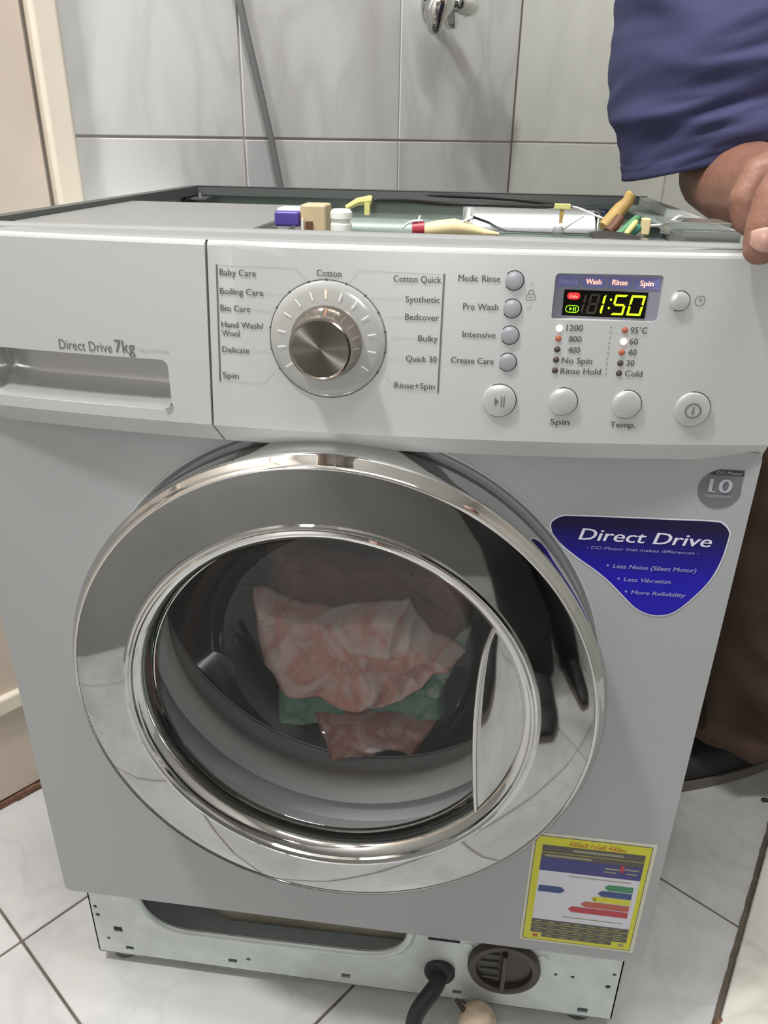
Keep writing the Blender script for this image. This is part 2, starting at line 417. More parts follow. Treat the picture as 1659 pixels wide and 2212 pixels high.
# ---- walls
wl = obj('wall_left', roombox(MB(), FRONT_U - .1, CORNER_U + .1, WALL_N - .1, WALL_N - 0.003, -.03, 2.5), M['grout_wall'], kind='structure')
wb = obj('wall_back', roombox(MB(), CORNER_U + .003, CORNER_U + .1, WALL_N, RIGHT_N + .1, -.03, 2.5), M['grout_wall'], kind='structure')
wf = obj('wall_front', roombox(MB(), FRONT_U - .1, FRONT_U, WALL_N, RIGHT_N + .1, -.03, 2.5), M['dim_wall'], kind='structure')
wr = obj('wall_right', roombox(MB(), FRONT_U, CORNER_U, RIGHT_N, RIGHT_N + .1, -.03, 2.5), M['dim_wall'], kind='structure')
obj('ceiling', roombox(MB(), FRONT_U - .1, CORNER_U + .1, WALL_N - .1, RIGHT_N + .1, 2.5, 2.55), M['ceiling'], kind='structure')
zr = [-0.0, 0.225, 0.555, 0.885, 1.215, 1.545, 1.875, 2.205, 2.5]
wu = [0.130, 0.390, 0.717, CORNER_U]
for z0, z1 in zip(zr, zr[1:]):
    for a, b in zip(wu, wu[1:]):
        tile(wl, 'wall_tile', a + g, b - g, WALL_N - .008, WALL_N, z0 + g, z1 - g, M['wall_tile'])
wn = [WALL_N, WALL_N + .33, WALL_N + .66, WALL_N + .99, WALL_N + 1.32, WALL_N + 1.65, RIGHT_N]
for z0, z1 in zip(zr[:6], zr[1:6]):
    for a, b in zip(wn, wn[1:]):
        tile(wb, 'wall_tile', CORNER_U, CORNER_U + .008, a + g, b - g, z0 + g, z1 - g, M['wall_tile_green_shade'])
# ---- painted door in the left wall
dr = empty('door_1', tuple(room(-0.3, WALL_N + .01, 0)), kind='structure')
obj('door_leaf', roombox(MB(), -0.80, 0.088, WALL_N - .002, WALL_N + .010, 0.012, 2.05), M['door_paint'], dr, bevel=.002)
mb = MB()
obj('door_casing', roombox(MB(), 0.094, 0.128, WALL_N - .002, WALL_N + .020, 0.0, 2.10), M['frame_paint'], dr, bevel=.006, label='cream painted upright casing')
obj('door_casing', roombox(MB(), -0.86, -0.806, WALL_N - .002, WALL_N + .020, 0.0, 2.10), M['frame_paint'], dr, bevel=.006)
for z0, z1 in ((0.158, 0.186), (0.95, 0.972), (1.85, 1.872)):
    obj('moulding', roombox(MB(), -0.72, 0.02 if z0 > .5 else 0.02, WALL_N + .008, WALL_N + .021, z0, z1), M['frame_paint'], dr, bevel=.005)
mb = MB()
for i in range(30):
    u_ = -0.80 + i * 0.03; roombox(mb, u_, u_ + .031, WALL_N - .002, WALL_N + .0145 + .004 * noise.noise(Vector((i * .7, 0, 0))), 0.0, 0.010 + .004 * noise.noise(Vector((i * .9, 3, 0))))
obj('dark_gap_strip', mb, M['rust'], dr)
# ceiling lamps
o = obj('ceiling_lamp', MB().lathe([(0.001, 0.09), (0.09, 0.09), (0.10, 0.07), (0.10, 0.0), (0.085, 0.0)], (-0.55, -0.50, 2.41), 'Z', 40), M['white'], label='round white ceiling lamp above and left of the machine', cat='lamp')
o = obj('tube_lamp', MB().box(-0.13, 0.73, -0.34, -0.26, 2.42, 2.5), M['white'], label='long narrow white tube lamp on the ceiling', cat='lamp')

# ---- grey hose hanging against the left wall
pts = []
for i in range(24):
    z = 1.75 - i * 0.062
    pts.append(room(0.388 + (1.05 - z) * 0.235 + 0.003 * math.sin(i), WALL_N + 0.010, z))
obj('grey_hose', MB().tube(pts, 0.0048, 12), M['grey_hose'], label='thin grey hose slanting down the tiled wall behind the machine', cat='hose', loc=tuple(pts[-1]))

# ---- chrome angle valve on the wall
vb = room(0.79, WALL_N, 1.085)
valve = empty('water_valve', tuple(vb), 'chrome water valve on the tiled wall above the machine', 'tap')
def RB(fn): return fn
axn = N
def rmb_tube(mb, a, b, ra, rb, seg=24): return mb.tube([a, b], [ra, rb], seg)
P0 = vb
obj('wall_flange', MB().tube([P0, P0 + N * .004, P0 + N * .012, P0 + N * .013], [.026, .026, .016, .012], 32), M['chrome'], valve)
obj('valve_body', MB().tube([P0 + N * .01, P0 + N * .03, P0 + N * .045, P0 + N * .06], [.011, .013, .015, .012], 24, rnd=True), M['chrome'], valve)
hd = Vector((0, 0, -1)); lf = -U
q = P0 + N * .045
obj('hex_nut', MB().tube([q + lf * .004 + hd * .006, q + hd * .028], [.012, .0115], 6, smooth=False), M['chrome'], valve, bevel=.0012)
obj('outlet', MB().tube([q + hd * .026, q + hd * .032, q + hd * .034], [.009, .009, .007], 20), M['chrome'], valve)
h0 = P0 + N * .055 + lf * .020
obj('handle', MB().tube([h0 - lf * .012, h0, h0 + lf * .012, h0 + lf * .026 + hd * .006, h0 + lf * .034 + hd * .020, h0 + lf * .034 + hd * .036], [.008, .012, .020, .022, .019, .013], 28, rnd=True), M['chrome'], valve)
obj('cap', MB().tube([P0 + N * .05 - lf * .005, P0 + N * .05 - lf * .03, P0 + N * .05 - lf * .042], [.012, .016, .013], 24, rnd=True), M['chrome'], valve)

# ---- marble slab at the lower right
slab = MB()
e0 = Vector((0.5680, 0.3580)); e1 = Vector((0.3600, -0.058)); w_ = (e0 - e1).normalized(); wn_ = Vector((w_.y, -w_.x))
A = e1 + wn_ * .004; B = e0 + w_ * .10 + wn_ * .004; Cc = B + wn_ * .32; D_ = A + wn_ * .32
vs = [(p.x, p.y, z) for z in (0.001, 0.016) for p in (A, B, Cc, D_)]
slab.add(vs, [(0, 1, 2, 3), (4, 5, 6, 7), (0, 1, 5, 4), (1, 2, 6, 5), (2, 3, 7, 6), (3, 0, 4, 7)])
obj('marble_slab', slab, M['slab'], label='glossy cream marble slab lying on the floor at the lower right', cat='slab', bevel=.003)
gr_ = MB(); a = e1; L = (e0 - e1).length + .1
gr_.grid(lambda s, t: (a.x + w_.x * s * L + wn_.x * (-.003 + t * .007 - .0015 * noise.noise(Vector((s * 30, 0, 0)))), a.y + w_.y * s * L + wn_.y * (-.003 + t * .007 - .0015 * noise.noise(Vector((s * 30, 0, 0)))), 0.0012 + .001 * math.sin(t * PI)), 60, 3)
obj('grout_seam', gr_, M['grout_floor'], fl_)
# debris on the floor
deb = [((1.0), (0.573, 0.40)), (0.8, (0.60, 0.33)), (0.6, (0.535, 0.255)), (0.4, (0.62, 0.36))]
for i, (s_, (x, y)) in enumerate(deb):
    mb = MB().sphere((x, y, .003), .006 * s_, 10, 6, (1, .6, .45), Euler((0, 0, i * 1.3)).to_matrix())
    obj('crumb', mb, M['rubber'], label=['largest dark crumb, on the floor tiles behind the slab near the shoe', 'dark crumb at the right edge beside the slab seam', 'tiny dark crumb on the floor left of the slab seam', 'small dark speck beyond the far end of the slab seam'][i], cat='crumb', group='dark crumbs on the floor')
rs = MB().sphere((0.418, 0.045, .008), .009, 12, 8, (1, .8, .9)); rs.sphere((0.412, 0.036, .005), .006, 10, 6)
obj('rusty_lump', rs, M['rust'], label='small rusty brown lump at the near end of the slab seam', cat='lump')

# ================================================================ WASHING MACHINE
wm = empty('washing_machine', (0, 0.28, 0), 'silver front-loading washing machine with its top lid removed', 'washing machine')
ZB = 0.1555; ZT = 0.693; H = 0.827; D = 0.5553
def bow(x, z=0): return -0.029 + 0.026 * (x / 0.3) ** 2
# ---- cabinet sheets
for s in (-1, 1):
    mb = MB()
    x = s * 0.297
    mb.box(min(x, x - s * .0012), max(x, x - s * .0012), .030, D, .020, H)
    mb.box(min(x, x - s * .012), max(x, x - s * .012), .030, D, H - .0012, H)
    mb.box(min(x - s * .011, x - s * .012), max(x - s * .011, x - s * .012), .030, D, H - .010, H)
    sp = obj('side_panel', mb, M['galv'], wm, bevel=.0008)
    if s < 0: obj('side_rim', MB().box(x - .0004, x + .0125, .030, D, H, H + .0008).box(x + .0122, x + .0130, .030, D, H - .010, H), M['rim'], sp)
mb = MB().box(-.296, .296, D - .0015, D, .02, H); mb.box(-.296, .296, D - .012, D, H - .0012, H)
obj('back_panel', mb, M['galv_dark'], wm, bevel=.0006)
obj('back_rim', MB().box(-.285, .285, D - .0135, D - .0125, H - .010, H + .0006).box(-.285, .285, D - .0135, D + .0005, H, H + .0012), M['rim'], wm)
obj('corner_bracket', MB().box(-.292, -.262, D - .045, D - .012, H - .014, H - .0115).box(-.292, -.290, D - .045, D - .012, H - .030, H - .0115), M['rim'], wm)
obj('screw', MB().tube([(-.275, D - .03, H - .012), (-.275, D - .03, H - .006)], [.005, .004], 12), M['chrome'], wm)
obj('floor_pan', MB().box(-.294, .294, .03, D - .002, .02, .0215), M['galv'], wm)

# ---- helper: sheet in the XZ plane with holes, mapped to y = fy(x, z)
def sheet(outline, holes, fy, thick, cutx=(), cutz=()):
    b = bmesh.new(); edges = []
    for loop in [outline] + holes:
        vs = [b.verts.new((x, 0, z)) for x, z in loop]
        for i in range(len(vs)): edges.append(b.edges.new((vs[i], vs[(i + 1) % len(vs)])))
    bmesh.ops.triangle_fill(b, use_beauty=True, use_dissolve=False, edges=edges)
    for x in cutx:
        bmesh.ops.bisect_plane(b, geom=b.verts[:] + b.edges[:] + b.faces[:], plane_co=(x, 0, 0), plane_no=(1, 0, 0))
    for z in cutz:
        bmesh.ops.bisect_plane(b, geom=b.verts[:] + b.edges[:] + b.faces[:], plane_co=(0, 0, z), plane_no=(0, 0, 1))
    bmesh.ops.recalc_face_normals(b, faces=b.faces)
    if b.faces and sum((f.normal.y for f in b.faces)) > 0: bmesh.ops.reverse_faces(b, faces=b.faces)
    mb = MB(); b.verts.index_update()
    front = [(v.co.x, fy(v.co.x, v.co.z), v.co.z) for v in b.verts]
    n = len(front); back = [(x, y + thick, z) for x, y, z in front]
    fs = [tuple(v.index for v in f.verts) for f in b.faces]
    rim = [(e.verts[0].index, e.verts[1].index) for e in b.edges if len(e.link_faces) == 1]
    mb.add(front + back, [], True)
    for f in fs: mb.f.append(f); mb.sm.append(True)
    for f in fs: mb.f.append(tuple(i + n for i in reversed(f))); mb.sm.append(True)
    for a_, c_ in rim: mb.f.append((a_, c_, c_ + n, a_ + n)); mb.sm.append(False)
    b.free(); return mb
def rrect(x0, x1, z0, z1, r, n=6):
    out = []
    for cx, cz, a in ((x1 - r, z1 - r, 0), (x0 + r, z1 - r, PI / 2), (x0 + r, z0 + r, PI), (x1 - r, z0 + r, 1.5 * PI)):
        for i in range(n + 1):
            t = a + PI / 2 * i / n; out.append((cx + r * math.cos(t), cz + r * math.sin(t)))
    return out
def circle(x, z, r, n=64): return [(x + r * math.cos(2 * PI * i / n), z + r * math.sin(2 * PI * i / n)) for i in range(n)]

# ---- lower front panel with a shallow raised ring round the door
DC = (0.0024, 0.4853)
rings = [.214 + .004 * i for i in range(9)]
b0 = rrect(-.300, .300, ZB, ZT + .004, .006)
def fy_body(x, z):
    r = math.hypot(x - DC[0], z - DC[1])
    t = max(0.0, min(1.0, (0.2465 - r) / 0.034)); return -0.007 * t * t * (3 - 2 * t)
mb = sheet(b0, [circle(*DC, .2130, 128)], lambda x, z: 0.0, .030)
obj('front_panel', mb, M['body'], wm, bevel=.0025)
mb = MB().lathe([(.2140, .0012), (.2140, -.0006), (.2125, -.0010), (.2085, .0060), (.19, .010), (.185, .03)], (DC[0], 0, DC[1]), seg=128)
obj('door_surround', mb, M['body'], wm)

# ---- control panel (right) and detergent drawer front (left)
ZF0 = 0.7045; ZF1 = 0.8285; ZL = 0.6900
def pf(x, z):
    y = bow(x)
    if z < ZF0: y += 0.010 * ((ZF0 - z) / (ZF0 - ZL))
    if z > ZF1 - .003: y += (z - (ZF1 - .003)) ** 2 * 260
    return y
xs = [-.3 + .02 * i for i in range(1, 30)]
seamR = [(-0.0755, 0.8285), (-0.0812, 0.7045), (-0.0766, 0.6900)]
seamL = [(-0.0772, 0.8285), (-0.0829, 0.7045), (-0.0783, 0.6900)]
DX0, DX1, DZ0, DZ1 = 0.1445, 0.2106, 0.7868, 0.8152
disp_hole = rrect(DX0, DX1, DZ0, DZ1, .0025, 4)
KC = (0.0018, 0.7686)
cp = sheet([seamR[0], seamR[1], seamR[2], (.3005, .6900), (.3005, .7045), (.3005, .8285)], [disp_hole], pf, .006, [x for x in xs if x > -.08], [ZF0, ZF1 - .003, ZF1 - .0015])
# back of the panel and the stepped top ledge
def ledge(mb, x0, x1):
    n = max(2, int((x1 - x0) / .02)); prof = lambda x: [(bow(x) + 260 * .003 ** 2, .8285), (bow(x) + .0045, .8300), (bow(x) + .0075, .8294), (bow(x) * .4, .8306), (0.000, .8308), (.0025, .8326), (.006, .8330), (.012, .8322), (.030, .8285), (.030, .8265)]
    m_ = len(prof(0)); vs = []
    for i in range(n + 1):
        x = x0 + (x1 - x0) * i / n; vs += [(x, y, z) for y, z in prof(x)]
    mb.add(vs, [(i * m_ + j, i * m_ + j + 1, (i + 1) * m_ + j + 1, (i + 1) * m_ + j) for i in range(n) for j in range(m_ - 1)], False)
    return mb
panel = obj('control_panel', cp, M['silver'], wm)
obj('top_ledge', ledge(MB(), -.300, .3005), M['ledge'], wm, label='pale stepped plastic rail along the top edge')
obj('panel_end', MB().box(.2945, .3005, bow(.3) + .006, .030, .690, .828), M['silver'], wm)
HX0, HX1, HZ0, HZ1 = -0.254, -0.1112, 0.7130, 0.7490
hole = rrect(HX0, HX1, HZ0, HZ1, .005, 5)
dw = sheet([(-.3005, .8285), (-.3005, .7045), (-.3005, .6900), seamL[2], seamL[1], seamL[0]], [hole], pf, .006, [x for x in xs if x < -.08], [ZF0, ZF1 - .003, ZF1 - .0015])
drawer = obj('detergent_drawer', dw, M['silver'], wm)
# scooped handle recess: dark upper pocket and a curved bright lip
loopN = len(hole)
def pocket(s, t):
    i = (s * loopN) % loopN; a_ = hole[int(i) % loopN]
    cx, cz = (HX0 + HX1) / 2, (HZ0 + HZ1) / 2
    x, z = a_; k = 1 - .06 * t
    x2 = cx + (x - cx) * (1 - .03 * t)
    lowf = max(0, (cz - z) / (cz - HZ0))
    z2 = z + (cz - z) * (.05 * t + .95 * t * lowf)
    return (x2, bow(x) + (.022) * math.sin(t * PI / 2), z2)
mb = MB().grid(pocket, loopN, 8, True, True)
k = len(mb.v) - loopN; mb.f.append(tuple(range(k, k + loopN))); mb.sm.append(False)
M['scoop'] = mat('scoop_silver', (196, 196, 193), 0.24, 0.6)
obj('handle_recess', mb, M['scoop'], drawer)
mb = MB().tube([(x, bow(x) - .0002, z) for x, z in hole if z < HZ0 + .006 and x > HX0 + .006], .0009, 8)
obj('recess_edge', mb, M['chrome'], drawer)
obj('seam_shadow_strip', MB().add([(-.0790, bow(-.08) + .004, .829), (-.0735, bow(-.08) + .004, .829), (-.079, bow(-.08) + .004, .7045), (-.085, bow(-.08) + .004, .7045), (-.0745, bow(-.08) + .014, .690), (-.0805, bow(-.08) + .014, .690)], [(0, 1, 2, 3), (3, 2, 4, 5)]), M['gap'], wm)
FY = lambda x, z: pf(x, z) - 0.00035
# drawer print
mb = MB(); text(mb, 'Direct Drive', -.1924, -.1515, .7516, .0072, FY); obj('printed_text', mb, M['print'], drawer)
mb = MB(); text(mb, '7kg', -.1492, -.1342, .7522, .0092, FY, bold=.00008); obj('printed_text', mb, M['print'], drawer)
mb = MB(); text(mb, 'WD-12396TDK', -.1325, -.1088, .7540, .0022, FY); obj('printed_text', mb, M['print_pale'], drawer)

# ---- dial
def line(mb, pts, w, fy=FY, lift=0.0):
    for (xa, za), (xb, zb_) in zip(pts, pts[1:]):
        d = Vector((xb - xa, zb_ - za)); n_ = Vector((-d.y, d.x)).normalized() * w / 2
        q = [(xa + n_.x, za + n_.y), (xb + n_.x, zb_ + n_.y), (xb - n_.x, zb_ - n_.y), (xa - n_.x, za - n_.y)]
        mb.add([(x, fy(x, z) - lift, z) for x, z in q], [(0, 1, 2, 3)])
    return mb
mb = MB(); cpts = [(KC[0] + .0386 * math.cos(2 * PI * i / 96), KC[1] + .0386 * math.sin(2 * PI * i / 96)) for i in range(97)]
line(mb, cpts, .0006)
obj('printed_ring', mb, M['print_dark'], panel)
yk = bow(KC[0])
mb = MB().lathe([(.0378, .001), (.0378, -.0012), (.0365, -.0022), (.0330, -.0030), (.0250, -.0036), (.0232, -.0036), (.0225, .001)], (KC[0], yk, KC[1]), seg=96)
dialr = obj('dial_ring', mb, M['dial'], wm)
angs = [90 - 18.2 * k for k in range(-6, 7)]
angs = [90 + a_ for a_ in (0, 17.5, 35, 57.5, 81, 100, 122)] + [90 - a_ for a_ in (17.5, 35, 57, 78, 99, 122)]
angs = [90, 108, 127, 147, 169, 188, 213, 72, 53, 33, 11, -10, -33]
for i, a_ in enumerate(angs):
    t = math.radians(a_); d = (math.cos(t), math.sin(t)); mb = MB()
    line(mb, [(KC[0] + d[0] * .0275, KC[1] + d[1] * .0275), (KC[0] + d[0] * .0330, KC[1] + d[1] * .0330)], .0009, lambda x, z: yk - .0040)
    obj('tick_mark', mb, M['hot'] if i == 0 else M['tick'], dialr, label='orange glowing tick' if i == 0 else None)
dots = [(0, 90), (0, 107.5), (0, 129), (0, 149), (0, 170), (0, 191), (0, 211.5), (0, 71), (0, 50), (0, 30), (0, 10.5), (0, -9.5), (0, -31)]
for _, a_ in dots:
    t = math.radians(a_); mb = MB().poly(circle(KC[0] + .0386 * math.cos(t), KC[1] + .0386 * math.sin(t), .00085, 12), FY, .0001)
    obj('printed_dot', mb, M['print_dark'], panel)
mb = MB().lathe([(.0232, -.003), (.0236, -.006), (.0226, -.008), (.0222, -.0100), (.0214, -.0112), (.0206, -.020), (.0202, -.0245), (.0196, -.0255), (.0186, -.0258), (.0180, -.0252)], (KC[0], yk, KC[1]), seg=96)
knob = obj('dial_knob', mb, M['dial_side'], wm)
mb = MB().lathe([(.0181, -.0252), (.009, -.0250), (.0001, -.0249)], (KC[0], yk, KC[1]), seg=96)
o = obj('spun_metal_cap', mb, M['spun'], knob)
# ---- printed programme names
F = .0042
T = [('Baby Care', -.0685, -.0444, .8074), ('Boiling Care', -.0692, -.0401, .7955), ('Bio Care', -.0697, -.0494, .7847), ('Hand Wash/', -.0699, -.0412, .7740), ('Wool', -.0701, -.0578, .7682),
     ('Delicate', -.0706, -.0518, .7572), ('Spin', -.0717, -.0604, .7394), ('Cotton', -.0046, .0113, .8092), ('Cotton Quick', .0444, .0743, .8074), ('Synthetic', .0523, .0740, .7951), ('Bedcover', .0523, .0739, .7840),
     ('Bulky', .0611, .0737, .7705), ('Quick 30', .0536, .0737, .7570), ('Rinse+Spin', .0464, .0732, .7388),
     ('Medic Rinse', .0849, .1107, .8090), ('Pre Wash', .0888, .1109, .7917), ('Intensive', .0895, .1105, .7742), ('Crease Care', .0830, .1106, .7571), ('Spin', .1513, .1640, .7172), ('Temp.', .1911, .2078, .7163),
     ('1200', .1548, .1650, .7800), ('800', .1571, .1650, .7729), ('400', .1573, .1650, .7660), ('No Spin', .1542, .1736, .7591), ('Rinse Hold', .1542, .1801, .7521),
     ('95\u02daC', .1951, .2057, .7793), ('60', .1956, .2009, .7722), ('40', .1955, .2011, .7652), ('30', .1956, .2007, .7582), ('Cold', .1958, .2069, .7513)]
for s, x0, x1, z in T:
    mb = MB(); text(mb, s, x0, x1, z, F if s not in ('Temp.',) else F, FY, bold=.00007); obj('printed_text', mb, M['print_dark'], panel)
def lead(pts, w=.0003):
    obj('printed_line', line(MB(), pts, w), M['print_pale'], panel)
obj('printed_bar', line(MB(), [(-.0702, .814), (-.0739, .7368)], .0011), M['print'], panel)
obj('printed_bar', line(MB(), [(.0760, .8132), (.0755, .7364)], .0011), M['print'], panel)
lead([(-.0690, .8135), (-.0180, .8135), (-.0115, .8060)])
lead([(.0735, .8126), (.0225, .8135), (.0160, .8062)])
lead([(-.0393, .7970), (-.0255, .7968)]); lead([(-.0485, .7862), (-.0345, .7860)]); lead([(-.0405, .7740), (-.0375, .7740)])
lead([(-.0510, .7590), (-.0390, .7590)]); lead([(-.0720, .7370), (-.0430, .7370), (-.0345, .7465)])
lead([(.0510, .7968), (.0300, .7968)]); lead([(.0515, .7855), (.0395, .7855)]); lead([(.0603, .7722), (.0430, .7722)]); lead([(.0528, .7588), (.0430, .7588)])
lead([(.0735, .7372), (.0480, .7378), (.0400, .7455)])
# dotted divider
for i in range(10):
    z = .7828 - i * .00337; x = .1827 + (.1834 - .1827) * i / 9
    obj('printed_dot', MB().poly(circle(x, z, .00045, 8), FY, .0001), M['print'], panel)
# lock, brackets and clock symbols
lead([(.1285, .8092), (.1308, .8092), (.1312, .8068)], .0005); lead([(.1283, .7940), (.1305, .7940), (.1310, .7965)], .0005)
mb = MB(); line(mb, rrect(.1277, .1333, .7985, .8020, .0005, 2) + [(.1333, .8015)], .0004); line(mb, [(.1290, .8020), (.1290, .8035), (.1297, .8046), (.1313, .8046), (.1320, .8035), (.1320, .8020)], .0005); line(mb, [(.1292, .8006), (.1298, .8000), (.1312, .8000), (.1318, .8006)], .0004)
obj('printed_symbol', mb, M['print'], panel)
mb = MB(); line(mb, circle(.2353, .8001, .0031, 24) + [(.2384, .8001)], .00045); line(mb, [(.2353, .8022), (.2353, .8000), (.2370, .8000)], .00045)
obj('printed_symbol', mb, M['print'], panel)
# ---- buttons
def button(name, x, z, r, h, m, ring=True):
    y = bow(x)
    o_ = obj(name, MB().lathe([(r, .002), (r, -h * .55), (r * .96, -h * .85), (r * .86, -h), (r * .5, -h * 1.12), (.00005, -h * 1.16)], (x, y, z), seg=48), m, wm)
    obj('button_gap', MB().lathe([(r + .0006, -.0003), (r - .0002, -.0003)], (x, y, z), seg=48), M['gap'], o_)
    return o_
for x, z in ((.1194, .8102), (.1195, .7931), (.1195, .7763), (.1195, .7588)):
    button('option_button', x, z, .0056, .0016, M['button_grey'])
bt = button('start_pause_button', .1162, .7328, .0109, .0024, M['button'])
yb_ = bow(.1162) - .0031
mb = MB().add([(.1132, yb_, .7358), (.1132, yb_, .7298), (.1160, yb_, .7328)], [(0, 1, 2)])
for x in (.1173, .1190): mb.add([(x, yb_, .7365), (x, yb_, .7292), (x + .0007, yb_, .7292), (x + .0007, yb_, .7365)], [(0, 1, 2, 3)])
obj('play_pause_symbol', mb, M['print'], bt)
button('spin_button', .1581, .7334, .0091, .0024, M['button']); button('temperature_button', .1998, .7325, .0093, .0024, M['button'])
pb = button('power_button', .2433, .7297, .0116, .0024, M['button'])
yb_ = bow(.2433) - .0031
mb = MB(); line(mb, circle(.2436, .7294, .0048, 32) + [(.2484, .7294)], .0009, lambda x, z: yb_); line(mb, [(.2436, .7320), (.2436, .7270)], .0009, lambda x, z: yb_ - .0001)
obj('power_symbol', mb, M['print'], pb)
button('timer_button', .2227, .7999, .0058, .0022, M['button'])
# ---- lamps
for i, (x, z) in enumerate([(.1503, .7815), (.1504, .7750), (.1505, .7680), (.1505, .7612), (.1506, .7542), (.1916, .7812), (.1918, .7740), (.1917, .7670), (.1918, .7600), (.1919, .7533)]):
    on = i in (0, 6); m_ = M['led_on'] if on else M['led_warm'] if i in (1, 5, 7) else M['led_off']
    obj('indicator_lamp', MB().lathe([(.0021, .001), (.0020, -.0004), (.0013, -.0009), (.00005, -.0011)], (x, bow(x), z), seg=24), m_, wm, label='lit indicator lamp' if on else None)
# ---- display
yd = bow(.18) + .004
mb = MB().box(DX0 - .001, DX1 + .001, yd, yd + .002, DZ0 - .001, DZ1 + .001)
disp = obj('display', mb, M['disp_frame'], wm)
WX0, WX1, WZ0, WZ1 = .1515, .2028, .7884, .8045
obj('display_window', MB().box(WX0, WX1, yd - .0006, yd + .001, WZ0, WZ1), M['black'], disp)
for i, (s, a_, b_) in enumerate((('Detecting', .1462, .1602), ('Wash', .1613, .1762), ('Rinse', .1773, .1922), ('Spin', .1933, .2088))):
    mb = MB().box(a_, b_, yd - .0004, yd, .8062, .8132); obj('stage_field', mb, M['disp_strip'], disp)
    w = {'Detecting': .0118, 'Wash': .0094, 'Rinse': .0092, 'Spin': .0080}[s]; cx = (a_ + b_) / 2
    mb = MB(); text(mb, s, cx - w / 2, cx + w / 2, .8084, .0034 if i else .0026, lambda x, z: yd - .0007, bold=.00012 if i else 0)
    obj('stage_word', mb, M['word_on'] if i else M['word_off'], disp)
yw = yd - .0009
def wx(u_): return WX0 + (WX1 - WX0) * u_
def wz(v_): return WZ1 - (WZ1 - WZ0) * v_
def digit(ch, u0, u1, m_, v0=.12, v1=.90, th=.0013, slant=.14):
    segs = {'0': 'abcdef', '1': 'bc', '5': 'afgcd', '8': 'abcdefg'}[ch]
    xa, xb, zt, zb_ = wx(u0), wx(u1), wz(v0), wz(v1); zm = (zt + zb_) / 2; g_ = .0002; t = th
    R_ = {'a': [(xa + g_, zt), (xb - g_, zt), (xb - t, zt - t), (xa + t, zt - t)], 'd': [(xa + g_, zb_), (xa + t, zb_ + t), (xb - t, zb_ + t), (xb - g_, zb_)],
          'g': [(xa + t * .6, zm), (xa + t, zm + t / 2), (xb - t, zm + t / 2), (xb - t * .6, zm), (xb - t, zm - t / 2), (xa + t, zm - t / 2)],
          'f': [(xa, zt - g_), (xa + t, zt - t - g_), (xa + t, zm + t / 2 + g_), (xa, zm + g_)], 'e': [(xa, zb_ + g_), (xa, zm - g_), (xa + t, zm - t / 2 - g_), (xa + t, zb_ + t + g_)],
          'b': [(xb, zt - g_), (xb, zm + g_), (xb - t, zm + t / 2 + g_), (xb - t, zt - t - g_)], 'c': [(xb, zb_ + g_), (xb - t, zb_ + t + g_), (xb - t, zm - t / 2 - g_), (xb, zm - g_)]}
    mb = MB()
    for s in segs:
        pts = [(x + (z - zb_) * slant, z) for x, z in R_[s]]
        mb.add([(x, yw, z) for x, z in pts], [tuple(range(len(pts)))])
    obj('display_digit', mb, m_, disp)
digit('1', .20, .245, M['seg_off']); digit('8', .285, .405, M['seg_off'])
digit('1', .35, .475, M['green']); digit('5', .585, .735, M['green']); digit('0', .775, .945, M['green'])
mb = MB()
for v_, o_ in ((.36, .0012), (.68, .0006)): x = wx(.535) + o_; z = wz(v_); mb.add([(x, yw, z), (x + .0011, yw, z), (x + .0011, yw, z + .0013), (x, yw, z + .0013)], [(0, 1, 2, 3)])
obj('display_colon', mb, M['green'], disp)
mb = MB().poly(rrect(wx(.04), wx(.195), wz(.36), wz(.10), .0019, 5), yw + .0003, .0002); pr = obj('red_pill_lamp', mb, M['red'], disp)
mb = MB(); text(mb, 'Cafe', wx(.072), wx(.165), wz(.29), .0018, lambda x, z: yw - .0002); obj('pill_word', mb, M['word_on'], disp)
mb = MB(); zz = rrect(wx(.04), wx(.195), wz(.86), wz(.60), .0019, 5); line(mb, zz + [zz[0]], .0005, lambda x, z: yw); obj('green_pill_lamp', mb, M['green_dim'], disp)
mb = MB(); x = wx(.085); z = wz(.73); mb.add([(x, yw, z + .0012), (x, yw, z - .0012), (x + .0016, yw, z)], [(0, 1, 2)])
for k in (.0022, .0034): mb.add([(x + k, yw, z + .0012), (x + k, yw, z - .0012), (x + k + .0006, yw, z - .0012), (x + k + .0006, yw, z + .0012)], [(0, 1, 2, 3)])
obj('pill_symbol', mb, M['green_dim'], disp)

# ---- stickers on the front panel
def smooth_closed(pts, n=6):
    out = []; L_ = len(pts)
    for i in range(L_):
        p0, p1, p2, p3 = [Vector(pts[(i + k) % L_]) for k in (-1, 0, 1, 2)]
        for j in range(n):
            t = j / n; out.append(tuple(0.5 * ((2 * p1) + (-p0 + p2) * t + (2 * p0 - 5 * p1 + 4 * p2 - p3) * t * t + (-p0 + 3 * p1 - 3 * p2 + p3) * t ** 3)))
    return out
bl = [(.1616, .6320), (.1640, .6368), (.1700, .6405), (.1780, .6413), (.2100, .6424), (.2500, .6436), (.2780, .6443), (.2850, .6420), (.2900, .6362), (.2905, .6290), (.2890, .6120), (.2840, .5940), (.2740, .5770), (.2640, .5648), (.2560, .5605), (.2480, .5596), (.2400, .5615), (.2320, .5660), (.2230, .5745), (.2100, .5870), (.1980, .5963), (.1850, .6050), (.1720, .6150), (.1640, .6240)]
cx_ = sum(p[0] for p in bl) / len(bl); cz_ = sum(p[1] for p in bl) / len(bl)
